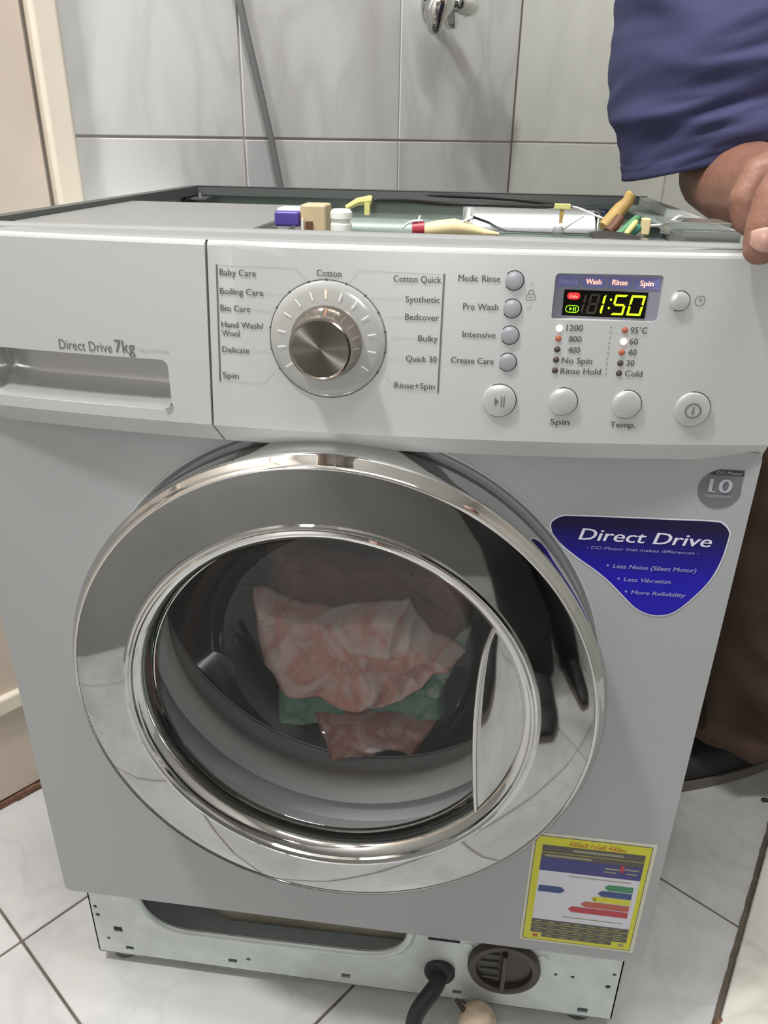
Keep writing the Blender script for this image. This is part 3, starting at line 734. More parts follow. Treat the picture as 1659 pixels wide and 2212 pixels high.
def fan(mb, pts, y):
    b = bmesh.new(); vs = [b.verts.new((x, y, z)) for x, z in pts]
    es = [b.edges.new((vs[i], vs[(i + 1) % len(vs)])) for i in range(len(vs))]
    bmesh.ops.triangle_fill(b, use_beauty=True, edges=es)
    b.verts.index_update(); mb.add([v.co.copy() for v in b.verts], [tuple(v.index for v in f.verts) for f in b.faces]); b.free(); return mb
o2 = smooth_closed(bl); o1 = []
for i in range(len(o2)):
    a_, c_ = Vector(o2[i - 1]), Vector(o2[(i + 1) % len(o2)]); n_ = Vector((a_.y - c_.y, c_.x - a_.x)).normalized()
    if n_.dot(Vector(o2[i]) - Vector((cx_, cz_))) < 0: n_ = -n_
    o1.append((o2[i][0] - n_.x * .0011, o2[i][1] - n_.y * .0011))
bs = obj('drive_sticker', fan(MB(), o2, -.0004), M['sticker_white'], wm)
# the gradient print reads its own object's height, so this one keeps world heights
obj('sticker_print', fan(MB(), o1, -.0006), M['blue'], bs)
Y0 = lambda x, z: -.0009
for s, x0, x1, z, h, m_, sh, bo, sl in (('Direct Drive', .1838, .2778, .6215, .0100, 'white_ink', .25, .0002, .012), ('- DD Motor that makes differences -', .1905, .2715, .6142, .0026, 'lilac_ink', .1, 0, .02),
        ('Less Noise (Silent Motor)', .2120, .2720, .5995, .0037, 'lilac_ink', .15, .0001, .02), ('Less Vibration', .2215, .2555, .5888, .0036, 'lilac_ink', .15, .0001, .02), ('More Reliability', .2285, .2680, .5780, .0036, 'lilac_ink', .15, .0001, .02)):
    mb = MB(); text(mb, s, x0, x1, z, h, Y0, shear=sh, bold=bo, slope=sl)
    if s[:4] in ('Less', 'More'): mb.poly(circle(x0 - .004, z + .0018, .0009, 10), -.0009, .0001)
    obj('sticker_words', mb, M[m_], bs)
bd = [(.2901, .6838), (.2903, .6690)] + [(.2762 + .0150 * math.cos(t), .6687 + .0150 * math.sin(t)) for t in [math.radians(a_) for a_ in range(-8, -250, -11)]] + [(.2705, .6826), (.2740, .6837)]
bg = obj('motor_badge', fan(MB(), bd, -.0004), M['badge'], wm)
mb = fan(MB(), [(.2901, .6838), (.2901, .6797), (.2662, .6797), (.2700, .6824), (.2740, .6838)], -.0006); obj('badge_band', mb, M['badge_dark'], bg)
mb = MB(); text(mb, 'DD Motor', .2718, .2890, .6805, .0023, Y0); obj('badge_words', mb, M['badge_ink'], bg)
mb = MB(); text(mb, '10', .2685, .2838, .6665, .0108, Y0, bold=.0003)
mb.add([(.2680, -.0009, .6665), (.2730, -.0009, .6665), (.2730, -.0009, .6672), (.2680, -.0009, .6672)], [(0, 1, 2, 3)])
obj('badge_words', mb, M['badge_ink'], bg)
line_y = lambda x, z: -.0009
mb = MB(); line(mb, [(.2660, .6642), (.2850, .6638)], .0003, line_y); line(mb, [(.2672, .6630), (.2835, .6627)], .0003, line_y); obj('badge_lines', mb, M['badge_ink'], bg)
# energy label
EX0, EX1, EZ0, EZ1 = .1811, .2912, .1700, .3180
def ex(u_): return EX0 + (EX1 - EX0) * u_
def ez(v_): return EZ1 - (EZ1 - EZ0) * v_
es = obj('energy_label', MB().box(EX0, EX1, -.0004, -.00005, EZ0, EZ1), M['es_edge'], wm)
def efield(u0, u1, v0, v1, m_, y=-.0006, name='label_field'):
    x0, x1, z0, z1 = ex(u0), ex(u1), ez(v1), ez(v0)
    return obj(name, MB().add([(x0, y, z0), (x1, y, z0), (x1, y, z1), (x0, y, z1)], [(0, 1, 2, 3)]), M[m_], es)
efield(.022, .970, .020, .982, 'es_black', -.00055); efield(.028, .964, .025, .977, 'es_yellow')
efield(.085, .925, .31, .775, 'es_white', -.0007)
efield(.085, .925, .095, .155, 'es_black', -.0007); efield(.085, .925, .160, .215, 'es_black', -.0007); efield(.085, .925, .205, .320, 'es_blue', -.00075)
for a_, b_ in ((.775, .815), (.820, .862), (.867, .908)): efield(.085, .925, a_, b_, 'es_black', -.0007)
efield(.185, .800, .912, .948, 'es_black', -.0007)
for a_, b_ in ((.095, .155), (.155, .205)): efield(.34 if a_ < .1 else .03 + .085, .75 if a_ < .1 else .50, a_ + .018, a_ + .038, 'es_ink', -.0008)
efield(.62, .74, .235, .250, 'es_ink', -.0009); efield(.78, .90, .225, .240, 'es_ink', -.0009); efield(.62, .72, .265, .278, 'es_ink', -.0009); efield(.80, .89, .262, .275, 'es_ink', -.0009)
efield(.745, .775, .200, .262, 'es_red', -.0010)
def earrow(u0, u1, v0, v1, m_, flip=False):
    vm = (v0 + v1) / 2; t = .035
    pts = [(u0, vm), (u0 + t, v0), (u1, v0), (u1, v1), (u0 + t, v1)] if not flip else [(u1, vm), (u1 - t, v1), (u0, v1), (u0, v0), (u1 - t, v0)]
    obj('label_arrow', MB().add([(ex(a_), -.0009, ez(b_)) for a_, b_ in pts], [tuple(range(5))]), M[m_], es)
earrow(.645, .885, .385, .437, 'es_green'); earrow(.60, .885, .445, .497, 'es_arrowblue'); earrow(.55, .885, .503, .552, 'es_yellow'); earrow(.475, .885, .560, .612, 'es_orange'); earrow(.375, .885, .620, .672, 'es_red')
earrow(.10, .325, .455, .512, 'es_arrowblue', True)
mb = MB(); text(mb, 'C', ex(.575), ex(.60), ez(.542), .0038, lambda x, z: -.0011, bold=.0002); obj('label_letter', mb, M['es_black'], es)
efield(.34, .86, .345, .352, 'es_ink', -.0008); efield(.34, .86, .725, .732, 'es_ink', -.0008)
for v_ in (.79, .835, .88, .926):
    for k in range(7):
        u0 = .11 + k * .115
        if v_ > .92 and (u0 < .19 or u0 > .70): continue
        efield(u0, u0 + .05 + .035 * random.random(), v_, v_ + .010, 'es_ink', -.0008, 'label_line')
efield(.11, .155, .925, .955, 'es_orange', -.0008); efield(.86, .905, .925, .95, 'es_ink', -.0008)
w1 = '\uFE91\uFEC4\uFE8E\uFED7\uFE94'; w2 = '\uFEDB\uFED4\uFE8E\uFE80\uFE93'; w3 = '\uFE8D\uFEDF\uFEC4\uFE8E\uFED7\uFE94'
mb = MB(); text(mb, (w1 + ' ' + w2 + ' ' + w3)[::-1], ex(.30), ex(.76), ez(.083), .0052, lambda x, z: -.0009, bold=.00015); obj('label_title', mb, M['es_title'], es)

# ---- door
DY = (DC[0], 0, DC[1])
door = obj('door', MB().lathe([(.2060, .004), (.2100, -.020), (.2112, -.040), (.2118, -.0470), (.2116, -.0492), (.2106, -.0508), (.2088, -.0535), (.2066, -.0570), (.2056, -.0590), (.2046, -.0598), (.2040, -.0596), (.2034, -.0588)], DY, seg=160), M['chrome'], wm, label='thick chrome bevelled door rim')
obj('mirror_ring', MB().lathe([(.2035, -.0585), (.2020, -.0588), (.1900, -.0600), (.1760, -.0610), (.1640, -.0615)], DY, seg=160), M['mirror'], door)
obj('inner_chrome_rim', MB().lathe([(.1640, -.0615), (.1632, -.0635), (.1612, -.0640), (.1595, -.0632), (.1580, -.0645), (.1566, -.0640), (.1558, -.0620)], DY, seg=160), M['chrome'], door)
obj('inner_cone', MB().lathe([(.1560, -.0618), (.1545, -.0612), (.1525, -.0598), (.1503, -.0568), (.1486, -.0525), (.1476, -.0475), (.1470, -.0420)], DY, seg=160), M['chrome'], door, label='polished sloping collar round the glass')
obj('glass_edge', MB().lathe([(.1472, -.0415), (.1466, -.0430), (.1458, -.0425), (.1452, -.0400)], DY, seg=160), M['chrome'], door)
bowl = obj('glass_bowl', MB().lathe([(.1465, -.0400), (.1445, -.0360), (.1430, -.018), (.1405, .006), (.1350, .026), (.1240, .043), (.1090, .055), (.0900, .0615), (.0600, .065), (.0300, .0665), (.0001, .067)], DY, seg=128), M['glass'], door)
for r, y in ((.1427, .004), (.1352, .045), (.1120, .095)):
    pass
# handle plate filling the right of the opening
ch = [(.1271, .5796), (.1207, .5549), (.1180, .5252), (.1177, .4855), (.1193, .4485), (.1225, .4094), (.1262, .3778)]
ch = [(x, z) for x, z in ch]
arc = []
a_s = math.atan2(ch[-1][1] - DC[1], ch[-1][0] - DC[0]); a_e = math.atan2(ch[0][1] - DC[1], ch[0][0] - DC[0])
for i in range(33):
    t = a_s + (a_e - a_s) * i / 32; arc.append((DC[0] + .1560 * math.cos(t), DC[1] + .1560 * math.sin(t)))
def dense(pts, n):
    out = []; L_ = len(pts)
    for i in range(n + 1):
        t = i / n * (L_ - 1); k = min(int(t), L_ - 2); f = t - k
        p0, p1, p2, p3 = [Vector(pts[max(0, min(L_ - 1, k + q_))]) for q_ in (-1, 0, 1, 2)]
        out.append(tuple(0.5 * ((2 * p1) + (-p0 + p2) * f + (2 * p0 - 5 * p1 + 4 * p2 - p3) * f * f + (-p0 + 3 * p1 - 3 * p2 + p3) * f ** 3)))
    return out
chd = dense(ch[::-1], 32)
mb = MB()
def hp(s, t):
    i = int(round(t * 32)); a_, b_ = chd[i], arc[i]
    x = a_[0] + (b_[0] - a_[0]) * s; z = a_[1] + (b_[1] - a_[1]) * s
    w = math.sin(PI * t) * math.sin(PI * s)
    return (x, -.0555 + .0015 * w, z)
mb.grid(hp, 10, 32)
handle = obj('door_handle', mb, M['mirror'], door, solid=.003)
obj('handle_edge', MB().tube([(x, -.0560, z) for x, z in chd], .0021, 10), M['chrome'], handle)
obj('handle_line', MB().tube([(DC[0] + (x - DC[0]) * .962, -.0535 + .004, DC[1] + (z - DC[1]) * .962) for x, z in arc[3:-3]], .0007, 8), M['rim'], handle)
# droplets on the glass
mb = MB()
prof = [(.1445, -.0360), (.1430, -.018), (.1405, .006), (.1350, .026), (.1240, .043), (.1090, .055), (.0900, .0615), (.0600, .065)]
for i in range(70):
    k = random.randint(2, 6); f = random.random(); r = prof[k][0] + (prof[k + 1][0] - prof[k][0]) * f; y = prof[k][1] + (prof[k + 1][1] - prof[k][1]) * f
    t = random.uniform(0, 2 * PI); s = random.uniform(.0006, .0013)
    mb.sphere((DC[0] + r * math.cos(t), y - .0004, DC[1] + r * math.sin(t)), s, 8, 6)
obj('droplets', mb, M['water'], bowl, kind='stuff')

# ---- gasket, drum and tub
obj('door_gasket', MB().lathe([(.186, .028), (.176, .018), (.166, .022), (.164, .032), (.170, .045), (.180, .060), (.196, .080), (.206, .098), (.209, .118)], DY, seg=96), M['gasket'], wm)
obj('drum', MB().lathe([(.207, .112), (.212, .122), (.232, .130), (.238, .150), (.238, .395), (.225, .410), (.12, .405), (.05, .395), (.0001, .392)], DY, seg=96), M['drum'], wm)
for k in range(3):
    t = math.radians(100 + 120 * k); mb = MB()
    ctr = Vector((DC[0] + .232 * math.cos(t), .27, DC[1] + .232 * math.sin(t))); rad_ = Vector((math.cos(t), 0, math.sin(t))); tan_ = Vector((-math.sin(t), 0, math.cos(t)))
    mb.grid(lambda s, q_: ctr + tan_ * (.034 * (s * 2 - 1)) - rad_ * (.042 * math.cos((s * 2 - 1) * PI / 2) ** .8 * math.sin(PI * min(1, max(0, q_))) ** .3) + Vector((0, (q_ - .5) * .24, 0)), 12, 16)
    obj('drum_paddle', mb, M['drum'], wm)
obj('tub', MB().lathe([(.212, .100), (.225, .104), (.262, .118), (.270, .135), (.270, .440), (.255, .455), (.0001, .455)], (DC[0], 0, .4653), seg=72), M['tub'], wm)

# ---- base frame below the front panel
op = [(-.2341, .165)] + dense([(-.2341, .150), (-.2320, .120), (-.2215, .0960), (-.2020, .0815), (-.1800, .0775)], 12) + [(-.10, .0785), (-.03, .0800)] + dense([(.0120, .0810), (.0380, .0850), (.0560, .0960), (.0660, .1150), (.0690, .165)], 12)
sq = lambda x, z, w, h: [(x - w / 2, z - h / 2), (x + w / 2, z - h / 2), (x + w / 2, z + h / 2), (x - w / 2, z + h / 2)]
holes = [op, sq(-.2661, .0631, .0105, .0085), sq(-.2560, .0315, .0095, .0065), sq(-.1320, .0335, .0100, .0072), sq(-.0002, .0343, .0100, .0072), sq(.1253, .0323, .0100, .0065), sq(.2628, .0305, .0110, .0072), circle(.284, .075, .0030, 12), circle(-.2885, .0975, .0025, 12), circle(-.2875, .0840, .0028, 12), circle(-.1130, .0400, .0028, 12), circle(.2280, .0840, .0022, 10), circle(.2460, .0835, .0022, 10), circle(-.2800, .0450, .0022, 10), circle(.2880, .0960, .0022, 10)]
mb = sheet(rrect(-.2950, .2950, .0200, .200, .004, 3), holes, lambda x, z: .026, .0015)
bf = obj('base_frame', mb, M['galv'], wm)
obj('base_frame_flange', MB().box(-.2950, -.2935, .026, .06, .02, .19).box(.2935, .2950, .026, .06, .02, .19).box(-.295, .295, .026, .045, .0195, .021), M['galv'], bf)
opm = op[1:-1]
cxo, czo = -.08, .20
def emb(s, t):
    i = int(round(s * (len(opm) - 1))); x, z = opm[i]; d = Vector((x - cxo, z - czo)); 
    a_ = Vector(opm[max(0, i - 1)]); b_ = Vector(opm[min(len(opm) - 1, i + 1)]); n_ = Vector((a_.y - b_.y, b_.x - a_.x)).normalized()
    if n_.dot(d) < 0: n_ = -n_
    w = .010 * t; return (x + n_.x * w, .0255 - .0035 * math.sin(PI * t) ** .7, z + n_.y * w)
obj('pressed_rim', MB().grid(emb, len(opm) - 1, 8), M['galv'], bf)
cwt = MB().tube([(-.145, .110, .082), (.070, .110, .090)], [.056, .058], 40, rnd=True)
obj('lower_counterweight', cwt, mat('weight_concrete', (206, 198, 180), 0.7, noise_amt=0.25, nscale=16), wm, label='stained beige-grey weight behind the opening')
# feet
for x in (-.272, .262):
    ft = obj('foot', MB().lathe([(.0001, .0005), (.0165, .0005), (.0175, .004), (.0155, .010), (.0075, .012), (.006, .020)], (x, .050, 0), 'Z', 28), M['rim'], wm)
for x in (-.272, .262):
    obj('foot', MB().lathe([(.0001, .0005), (.0165, .0005), (.0175, .004), (.0155, .010), (.0075, .012), (.006, .020)], (x, .50, 0), 'Z', 28), M['brown_plastic'], wm)
# pump filter cap
fc = obj('filter_cap', MB().lathe([(.0385, .004), (.0388, -.006), (.0375, -.0085), (.0330, -.0090), (.0300, -.0075), (.0285, -.0030), (.0001, -.0025)], (.1725, .026, .0900), seg=64), M['brown_plastic'], wm)
obj('filter_grip', MB().box(.1695, .1745, .0135, .0235, .0625, .1175), M['brown_plastic'], fc, bevel=.001)
mb = MB()
for z in (.108, .096, .084, .072): mb.box(.1475, .167, .0215, .0235, z - .001, z + .001)
obj('filter_ribs', mb, M['rim'], fc)
for x, z in ((.1320, .1110), (.2120, .1060)): obj('moulded_lug', MB().lathe([(.007, .0), (.0062, -.0015), (.0001, -.002)], (x, .026, z), seg=20), M['galv'], bf)
obj('label_slot', MB().box(.0900, .1240, .0250, .0262, .1155, .1180), M['gap'], bf)
# black drain hose
hz = [(.1046, .024, .0665), (.1046, .017, .0665), (.1030, .010, .0655), (.0940, -.002, .0620), (.0850, -.010, .0520), (.0800, -.015, .0380), (.0800, -.021, .0240), (.0840, -.033, .0135), (.0930, -.055, .0105), (.106, -.10, .0100), (.12, -.16, .0100)]
hs = obj('drain_hose', MB().tube(dense([tuple(p[:2]) for p in hz], 1) and [Vector(p) for p in hz], [.0090] * 11, 16), M['rubber'], wm, subd=1, label='black rubber drain tube')
obj('hose_flange', MB().lathe([(.0165, .0015), (.0170, -.004), (.0150, -.007), (.0085, -.0085), (.0075, -.010)], (.1046, .026, .0665), seg=32), M['rubber'], hs)
# beige stopper on the floor
ball = obj('beige_stopper', MB().sphere((.1490, .0030, .0208), .0212, 28, 18, (1, 1, .96)), M['cork'], label='round beige stopper on the floor under the filter cap', cat='stopper')
obj('dark_stem', MB().tube([(.1340, .006, .0330), (.1280, .010, .0380), (.1240, .013, .0405)], [.003, .0026, .002], 10), M['brown_plastic'], ball)

# ---- things seen inside the open top
obj('drawer_housing', MB().box(-.284, -.082, .032, .335, .806, .8225).box(-.2835, -.0825, .0325, .3345, .8225, .8232), M['ledge'], wm, bevel=.003)
mb = MB().box(-.0810, -.0480, .034, .300, .8075, .8085); mb.box(-.0490, -.0480, .034, .10, .8085, .8265); mb.box(-.0810, -.0800, .034, .300, .8085, .8200)
obj('clear_tray', mb, M['clear'], wm, bevel=.0006)
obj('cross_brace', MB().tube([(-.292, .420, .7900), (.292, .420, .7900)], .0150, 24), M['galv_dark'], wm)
def glossy(): return mat('bright_steel', (196, 204, 206), 0.10, 1.0)
M['bright'] = glossy()
def plate(a, b):
    t = (b - .5) * .030; r = .16; ang = t / r; n0 = Vector((0, -.80, .60)); t0 = Vector((0, .60, .80))
    c0 = Vector((.074 + .148 * a, .330, .8150)); return c0 + t0 * (r * math.sin(ang)) - n0 * (r * (1 - math.cos(ang)))
obj('bright_bracket', MB().grid(plate, 12, 12), M['bright'], wm, solid=.0015)
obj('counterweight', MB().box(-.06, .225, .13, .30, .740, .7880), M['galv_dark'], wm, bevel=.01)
v = MB().box(-.0640, -.0450, .105, .125, .805, .8385); sw = obj('relay_connector', v, M['white'], wm, bevel=.002)
obj('purple_plug', MB().box(-.0650, -.0445, .100, .118, .8250, .8365), M['purple'], sw, bevel=.0025)
rb = obj('relay_block', MB().box(-.0428, -.0228, .095, .120, .800, .8420), M['beige'], wm, bevel=.0018)
obj('block_notch', MB().box(-.0385, -.0330, .0935, .0965, .815, .8300), M['brown'], rb)
obj('block_pin', MB().box(-.0415, -.0400, .0925, .0965, .815, .8320), M['white'], rb)
obj('white_stud', MB().lathe([(.0076, -.002), (.0076, .0040), (.0060, .0058), (.0060, .0066), (.0078, .0080), (.0078, .0120), (.0062, .0140), (.0001, .0145)], (-.0027, .05, .8290), 'Z', 28), M['white'], wm)
yc = obj('yellow_connector', MB().tube([(-.0245, .195, .8325), (-.0150, .2, .8375), (-.0050, .205, .8388), (-.0030, .205, .8385)], [.0022, .0032, .0040, .0038], 8), M['yellow'], wm)
obj('connector_tab', MB().box(-.0085, -.0040, .198, .203, .827, .8370), M['yellow'], yc)
bk = [(-.003, .205, .8385), (.010, .25, .8360), (.026, .29, .8335), (.050, .32, .8290), (.085, .33, .8290), (.12, .31, .8300), (.150, .27, .8325), (.1610, .252, .8345)]
obj('black_cable', MB().tube([Vector(p) for p in bk], .0022, 10), M['rubber'], wm, subd=1)
obj('black_cable', MB().tube([Vector(p) for p in [(.02, .45, .829), (.10, .48, .8275), (.16, .46, .8245), (.20, .40, .823), (.215, .30, .826)]], .0026, 10), M['rubber'], wm, subd=1)
tg = obj('yellow_terminal', MB().box(.1600, .1748, .246, .252, .8322, .8370), M['yellow'], wm, bevel=.0008)
obj('terminal_stem', MB().box(.1655, .1690, .247, .251, .8200, .8325), M['ochre'], tg)
obj('white_wire', MB().tube([Vector(p) for p in [(.1745, .249, .8350), (.184, .25, .8335), (.194, .24, .8290), (.205, .23, .8265)]], .0010, 8), M['white'], wm, subd=1)
sv = obj('taped_splice', MB().tube([(.0555, .060, .8295), (.0660, .060, .8310), (.0770, .060, .8325), (.0880, .060, .8312), (.0990, .060, .8290), (.1090, .060, .8285)], [.0046, .0056, .0056, .0042, .0026, .0010], 16), M['cream'], wm, label='cream tape with a red end')
obj('red_end', MB().tube([(.0475, .060, .8300), (.0560, .060, .8306)], [.0050, .0054], 16), M['redp'], sv)
obj('splice_wire', MB().tube([Vector(p) for p in [(.0560, .058, .8360), (.0480, .057, .8362), (.0430, .056, .8340), (.0400, .056, .8300)]], .0009, 8), M['white'], sv, subd=1)
for x in (.0515, .0800):
    obj('tie_end', MB().tube([(x, .058, .8350), (x + (.010 if x > .06 else .001), .058, .8395)], .0008, 6), M['white'], sv)
ct = obj('cable_tie', MB().tube([(.1540, .075, .8320), (.1683, .08, .8405)], [.0014, .0010], 8), M['white'], wm)
obj('tie_head', MB().sphere((.1510, .072, .8300), .0042, 12, 8, (1, 1, 1.3)), M['clear'], ct)
yt = [(.1985, .19, .8230), (.2060, .195, .8310), (.2120, .20, .8375), (.2170, .20, .8430), (.2190, .20, .8495), (.2195, .2, .8500)]
ys = obj('taped_wire_bundle', MB().tube([Vector(p) for p in yt], [.0055, .0062, .0060, .0050, .0046, .0030], 12), M['ochre'], wm)
obj('brown_wire', MB().tube([Vector(p) for p in [(.2010, .18, .8200), (.2065, .185, .8250), (.211, .19, .831)]], .0045, 10), M['brown'], ys)
obj('green_wire', MB().tube([Vector(p) for p in [(.1960, .10, .8240), (.2010, .10, .8290), (.2070, .105, .8350), (.2130, .11, .8390)]], .0030, 10), M['greenwire'], wm, subd=1)
obj('green_wire', MB().tube([Vector(p) for p in [(.1985, .09, .8240), (.2060, .095, .8290), (.2130, .10, .8330)]], .0036, 10), M['tealwire'], wm, subd=1)
obj('yellow_green_wire', MB().tube([Vector(p) for p in [(.1990, .085, .8260), (.2050, .09, .8330), (.2090, .095, .8375)]], .0024, 10), M['yellow'], wm, subd=1)
obj('white_connector', MB().box(.2130, .2190, .095, .104, .8270, .8385), M['cream'], wm, bevel=.001)
cw = [(.2160, .10, .8330), (.2240, .11, .8325), (.2330, .12, .8320), (.2410, .13, .8345), (.2470, .14, .8375), (.2530, .15, .8360), (.2560, .16, .834)]
obj('curled_wire', MB().tube([Vector(p) for p in cw], .0013, 8), M['white'], wm, subd=1)
obj('curled_wire', MB().tube([Vector(p) for p in [(.2330, .12, .8320), (.2370, .115, .8270), (.2440, .11, .8245)]], .0016, 8), M['cream'], wm, subd=1)
mb = MB().grid(lambda s, t: (.1740 + .042 * s, .034 + .05 * t, .8285 + .0035 * math.sin(s * 3.0) * (1 - .3 * t) - .004 * s), 14, 6)
obj('rubber_flap', mb, M['rubber'], wm, solid=.002)
mb = MB().box(.2040, .2200, .036, .048, .8265, .8300)
obj('clear_clip', mb, M['clear'], wm, bevel=.0006)
mb = MB().box(.2300, .2800, .110, .113, .8270, .8355).box(.2300, .2800, .112, .150, .8345, .8355)
obj('clear_cover', mb, M['clear'], wm, bevel=.0008)
obj('control_box', MB().box(.2350, .2820, .060, .105, .800, .8315), M['rim'], wm, bevel=.002)
mb = MB().box(.2350, .2820, .058, .060, .815, .8345)
obj('clear_cover', mb, M['clear'], wm, bevel=.0006)
for z in (.8305, .8390):
    obj('white_peg', MB().lathe([(.0001, -.004), (.0045, -.003), (.0052, 0), (.0045, .003), (.0001, .004)], (.2740, .045, z), 'Z', 16), M['white'], wm)
obj('wiring_loom', MB().tube([Vector(p) for p in [(.06, .18, .795), (.12, .2, .800), (.18, .17, .806), (.20, .12, .815), (.215, .09, .820)]], .006, 12), M['rubber'], wm, subd=1)
obj('inner_side_rail', MB().box(.262, .284, .16, .53, .8150, .8190), M['galv_dark'], wm, bevel=.001)

# ================================================================ LAUNDRY in the drum
def cloth(name, quad, y0, m, label, seed, fold=.012, n=70, ytilt=.10, freq=14.0, sag=0.0):
    """crumpled sheet; quad: four corners (x, z) tl, tr, br, bl"""
    tl, tr, br, bl_ = [Vector(p) for p in quad]; cz = sum(p[1] for p in quad) / 4
    def fn(s, t):
        top = tl.lerp(tr, s); bot = bl_.lerp(br, s); p = top.lerp(bot, t) - Vector((0, sag * math.sin(PI * s) * t))
        q_ = Vector((p.x * freq, p.y * freq, seed))
        e = min(s, 1 - s, t, 1 - t)
        w = noise.noise(q_ * .9 + Vector((0, 0, 5))) * .020
        w2 = noise.noise(q_ * .9 + Vector((9, 0, 5))) * .016
        rdg = 1 - abs(noise.noise(q_ * 1.0)) * 2.2; rdg2 = 1 - abs(noise.noise(q_ * 2.3 + Vector((3, 1, 0)))) * 2.2
        rdg3 = 1 - abs(noise.noise(Vector((p.x + p.y * .5, p.y * .3, seed)) * 60)) * 2.0
        y = y0 + (p.y - cz) * ytilt - fold * rdg - fold * .45 * rdg2 - fold * .10 * rdg3
        y += .030 * max(0, 1 - e / .10) ** 2
        return (p.x + w, y, p.y + w2)
    return obj(name, MB().grid(fn, n, n), m, label=label, cat='laundry', group='wet laundry in the drum', loc=(sum(p[0] for p in quad) / 4, y0, cz), solid=.0012, fix=False)
cloth('maroon_cloth', [(-.112, .505), (.106, .492), (.110, .420), (-.108, .425)], .150, M['cloth_maroon'], 'dark maroon cloth bunched behind the pink cloth, topmost in the drum', 3, .010, 50, .2)
cloth('pink_cloth', [(-.106, .470), (.050, .482), (.112, .430), (-.082, .392)], .094, M['cloth_pink'], 'large pink and white printed cloth in the middle of the drum', 8, .013, 110, .25, 16.0, .036)
cloth('green_cloth', [(-.100, .392), (-.012, .392), (-.006, .325), (-.080, .318)], .126, M['cloth_green'], 'green and white cloth under the left end of the pink cloth', 14, .008, 50, .15)
cloth('pale_green_cloth', [(.004, .395), (.114, .432), (.098, .326), (-.002, .318)], .132, M['cloth_green'], 'pale green cloth sticking out right of and below the pink cloth', 21, .009, 60, .15)
cloth('rose_cloth', [(-.058, .330), (.086, .332), (.062, .290), (-.030, .280)], .108, M['cloth_rose'], 'dusty rose cloth lowest in the drum', 29, .010, 70, .1)

# ================================================================ PEOPLE
def remesh(o, size, smooth=4):
    r = o.modifiers.new('remesh', 'REMESH'); r.mode = 'VOXEL'; r.voxel_size = size; r.use_smooth_shade = True
    if smooth:
        s = o.modifiers.new('smooth', 'SMOOTH'); s.factor = .5; s.iterations = smooth
# ---- technician on the right
tech = empty('person', (0.50, 0.48, 0), 'person in navy T-shirt and brown trousers with a thumb on the machine corner', 'person')
mb = MB(); tb = lambda p, r, s=16, fl=1.0: mb.tube([Vector(q) for q in p], r, s, rnd=True, flat=fl)
# trunk, neck, head
tb([(.53, .49, .86), (.51, .48, 1.0), (.46, .46, 1.15), (.42, .45, 1.30), (.39, .44, 1.40)], [.125, .12, .125, .13, .09], 20)
tb([(.44, .31, 1.36), (.42, .45, 1.38), (.44, .60, 1.36)], [.06, .075, .06])
tb([(.39, .44, 1.40), (.34, .43, 1.49)], [.055, .052])
tb([(.31, .425, 1.52), (.305, .42, 1.58), (.31, .42, 1.64)], [.072, .085, .080], 20)
tb([(.245, .42, 1.52), (.235, .42, 1.545)], [.022, .020]); tb([(.225, .42, 1.575), (.212, .42, 1.555)], [.010, .013])
for s in (-1, 1):
    tb([(.305, .42 + s * .083, 1.59), (.310, .42 + s * .086, 1.56)], [.014, .010])
# near (left-hand) arm: shoulder, elbow, wrist
tb([(.44, .31, 1.35), (.42, .37, 1.20), (.39, .42, 1.00), (.350, .430, .880)], [.058, .052, .045, .042])
tb([(.346, .425, .862), (.344, .32, .852), (.344, .22, .853), (.344, .125, .866)], [.044, .041, .034, .025])
# palm
tb([(.344, .125, .867), (.342, .085, .872), (.332, .055, .874)], [.0245, .029, .024])
tb([(.345, .095, .872), (.322, .050, .873)], [.023, .019])
# thumb over the front edge
tb([(.332, .070, .878), (.302, .028, .883), (.278, -.004, .877), (.2650, -.0200, .860), (.2622, -.0220, .845), (.2618, -.0210, .8335)], [.020, .0175, .0145, .0130, .0122, .0108])
# index finger curled over the rim
tb([(.322, .055, .874), (.290, .040, .880), (.2680, .034, .871), (.2625, .031, .857), (.2660, .031, .8440)], [.015, .0130, .0118, .0108, .0092])
for k, yy in enumerate((.058, .079, .099)):
    L_ = (1.0, .95, .8)[k]
    tb([(.338, yy + .01, .874), (.330, yy, .868), (.3155, yy, .852), (.3115, yy, .852 - .024 * L_), (.3115, yy, .852 - .044 * L_)], [.014, .0120, .0108, .0098, .0086])
# far arm hanging
tb([(.44, .60, 1.35), (.50, .66, 1.15), (.52, .66, 1.0), (.45, .60, .96)], [.056, .05, .042, .038]); tb([(.45, .60, .96), (.38, .56, .93)], [.036, .028])
# legs and feet
tb([(.53, .42, .88), (.50, .43, .50), (.555, .48, .10)], [.09, .06, .034]); tb([(.54, .56, .88), (.53, .58, .50), (.555, .61, .10)], [.09, .06, .034])
tb([(.57, .50, .045), (.46, .45, .032)], [.024, .018]); tb([(.57, .63, .045), (.46, .59, .032)], [.024, .018])
body = obj('body', mb, M['skin'], tech, fix=False); remesh(body, .0032, 5)
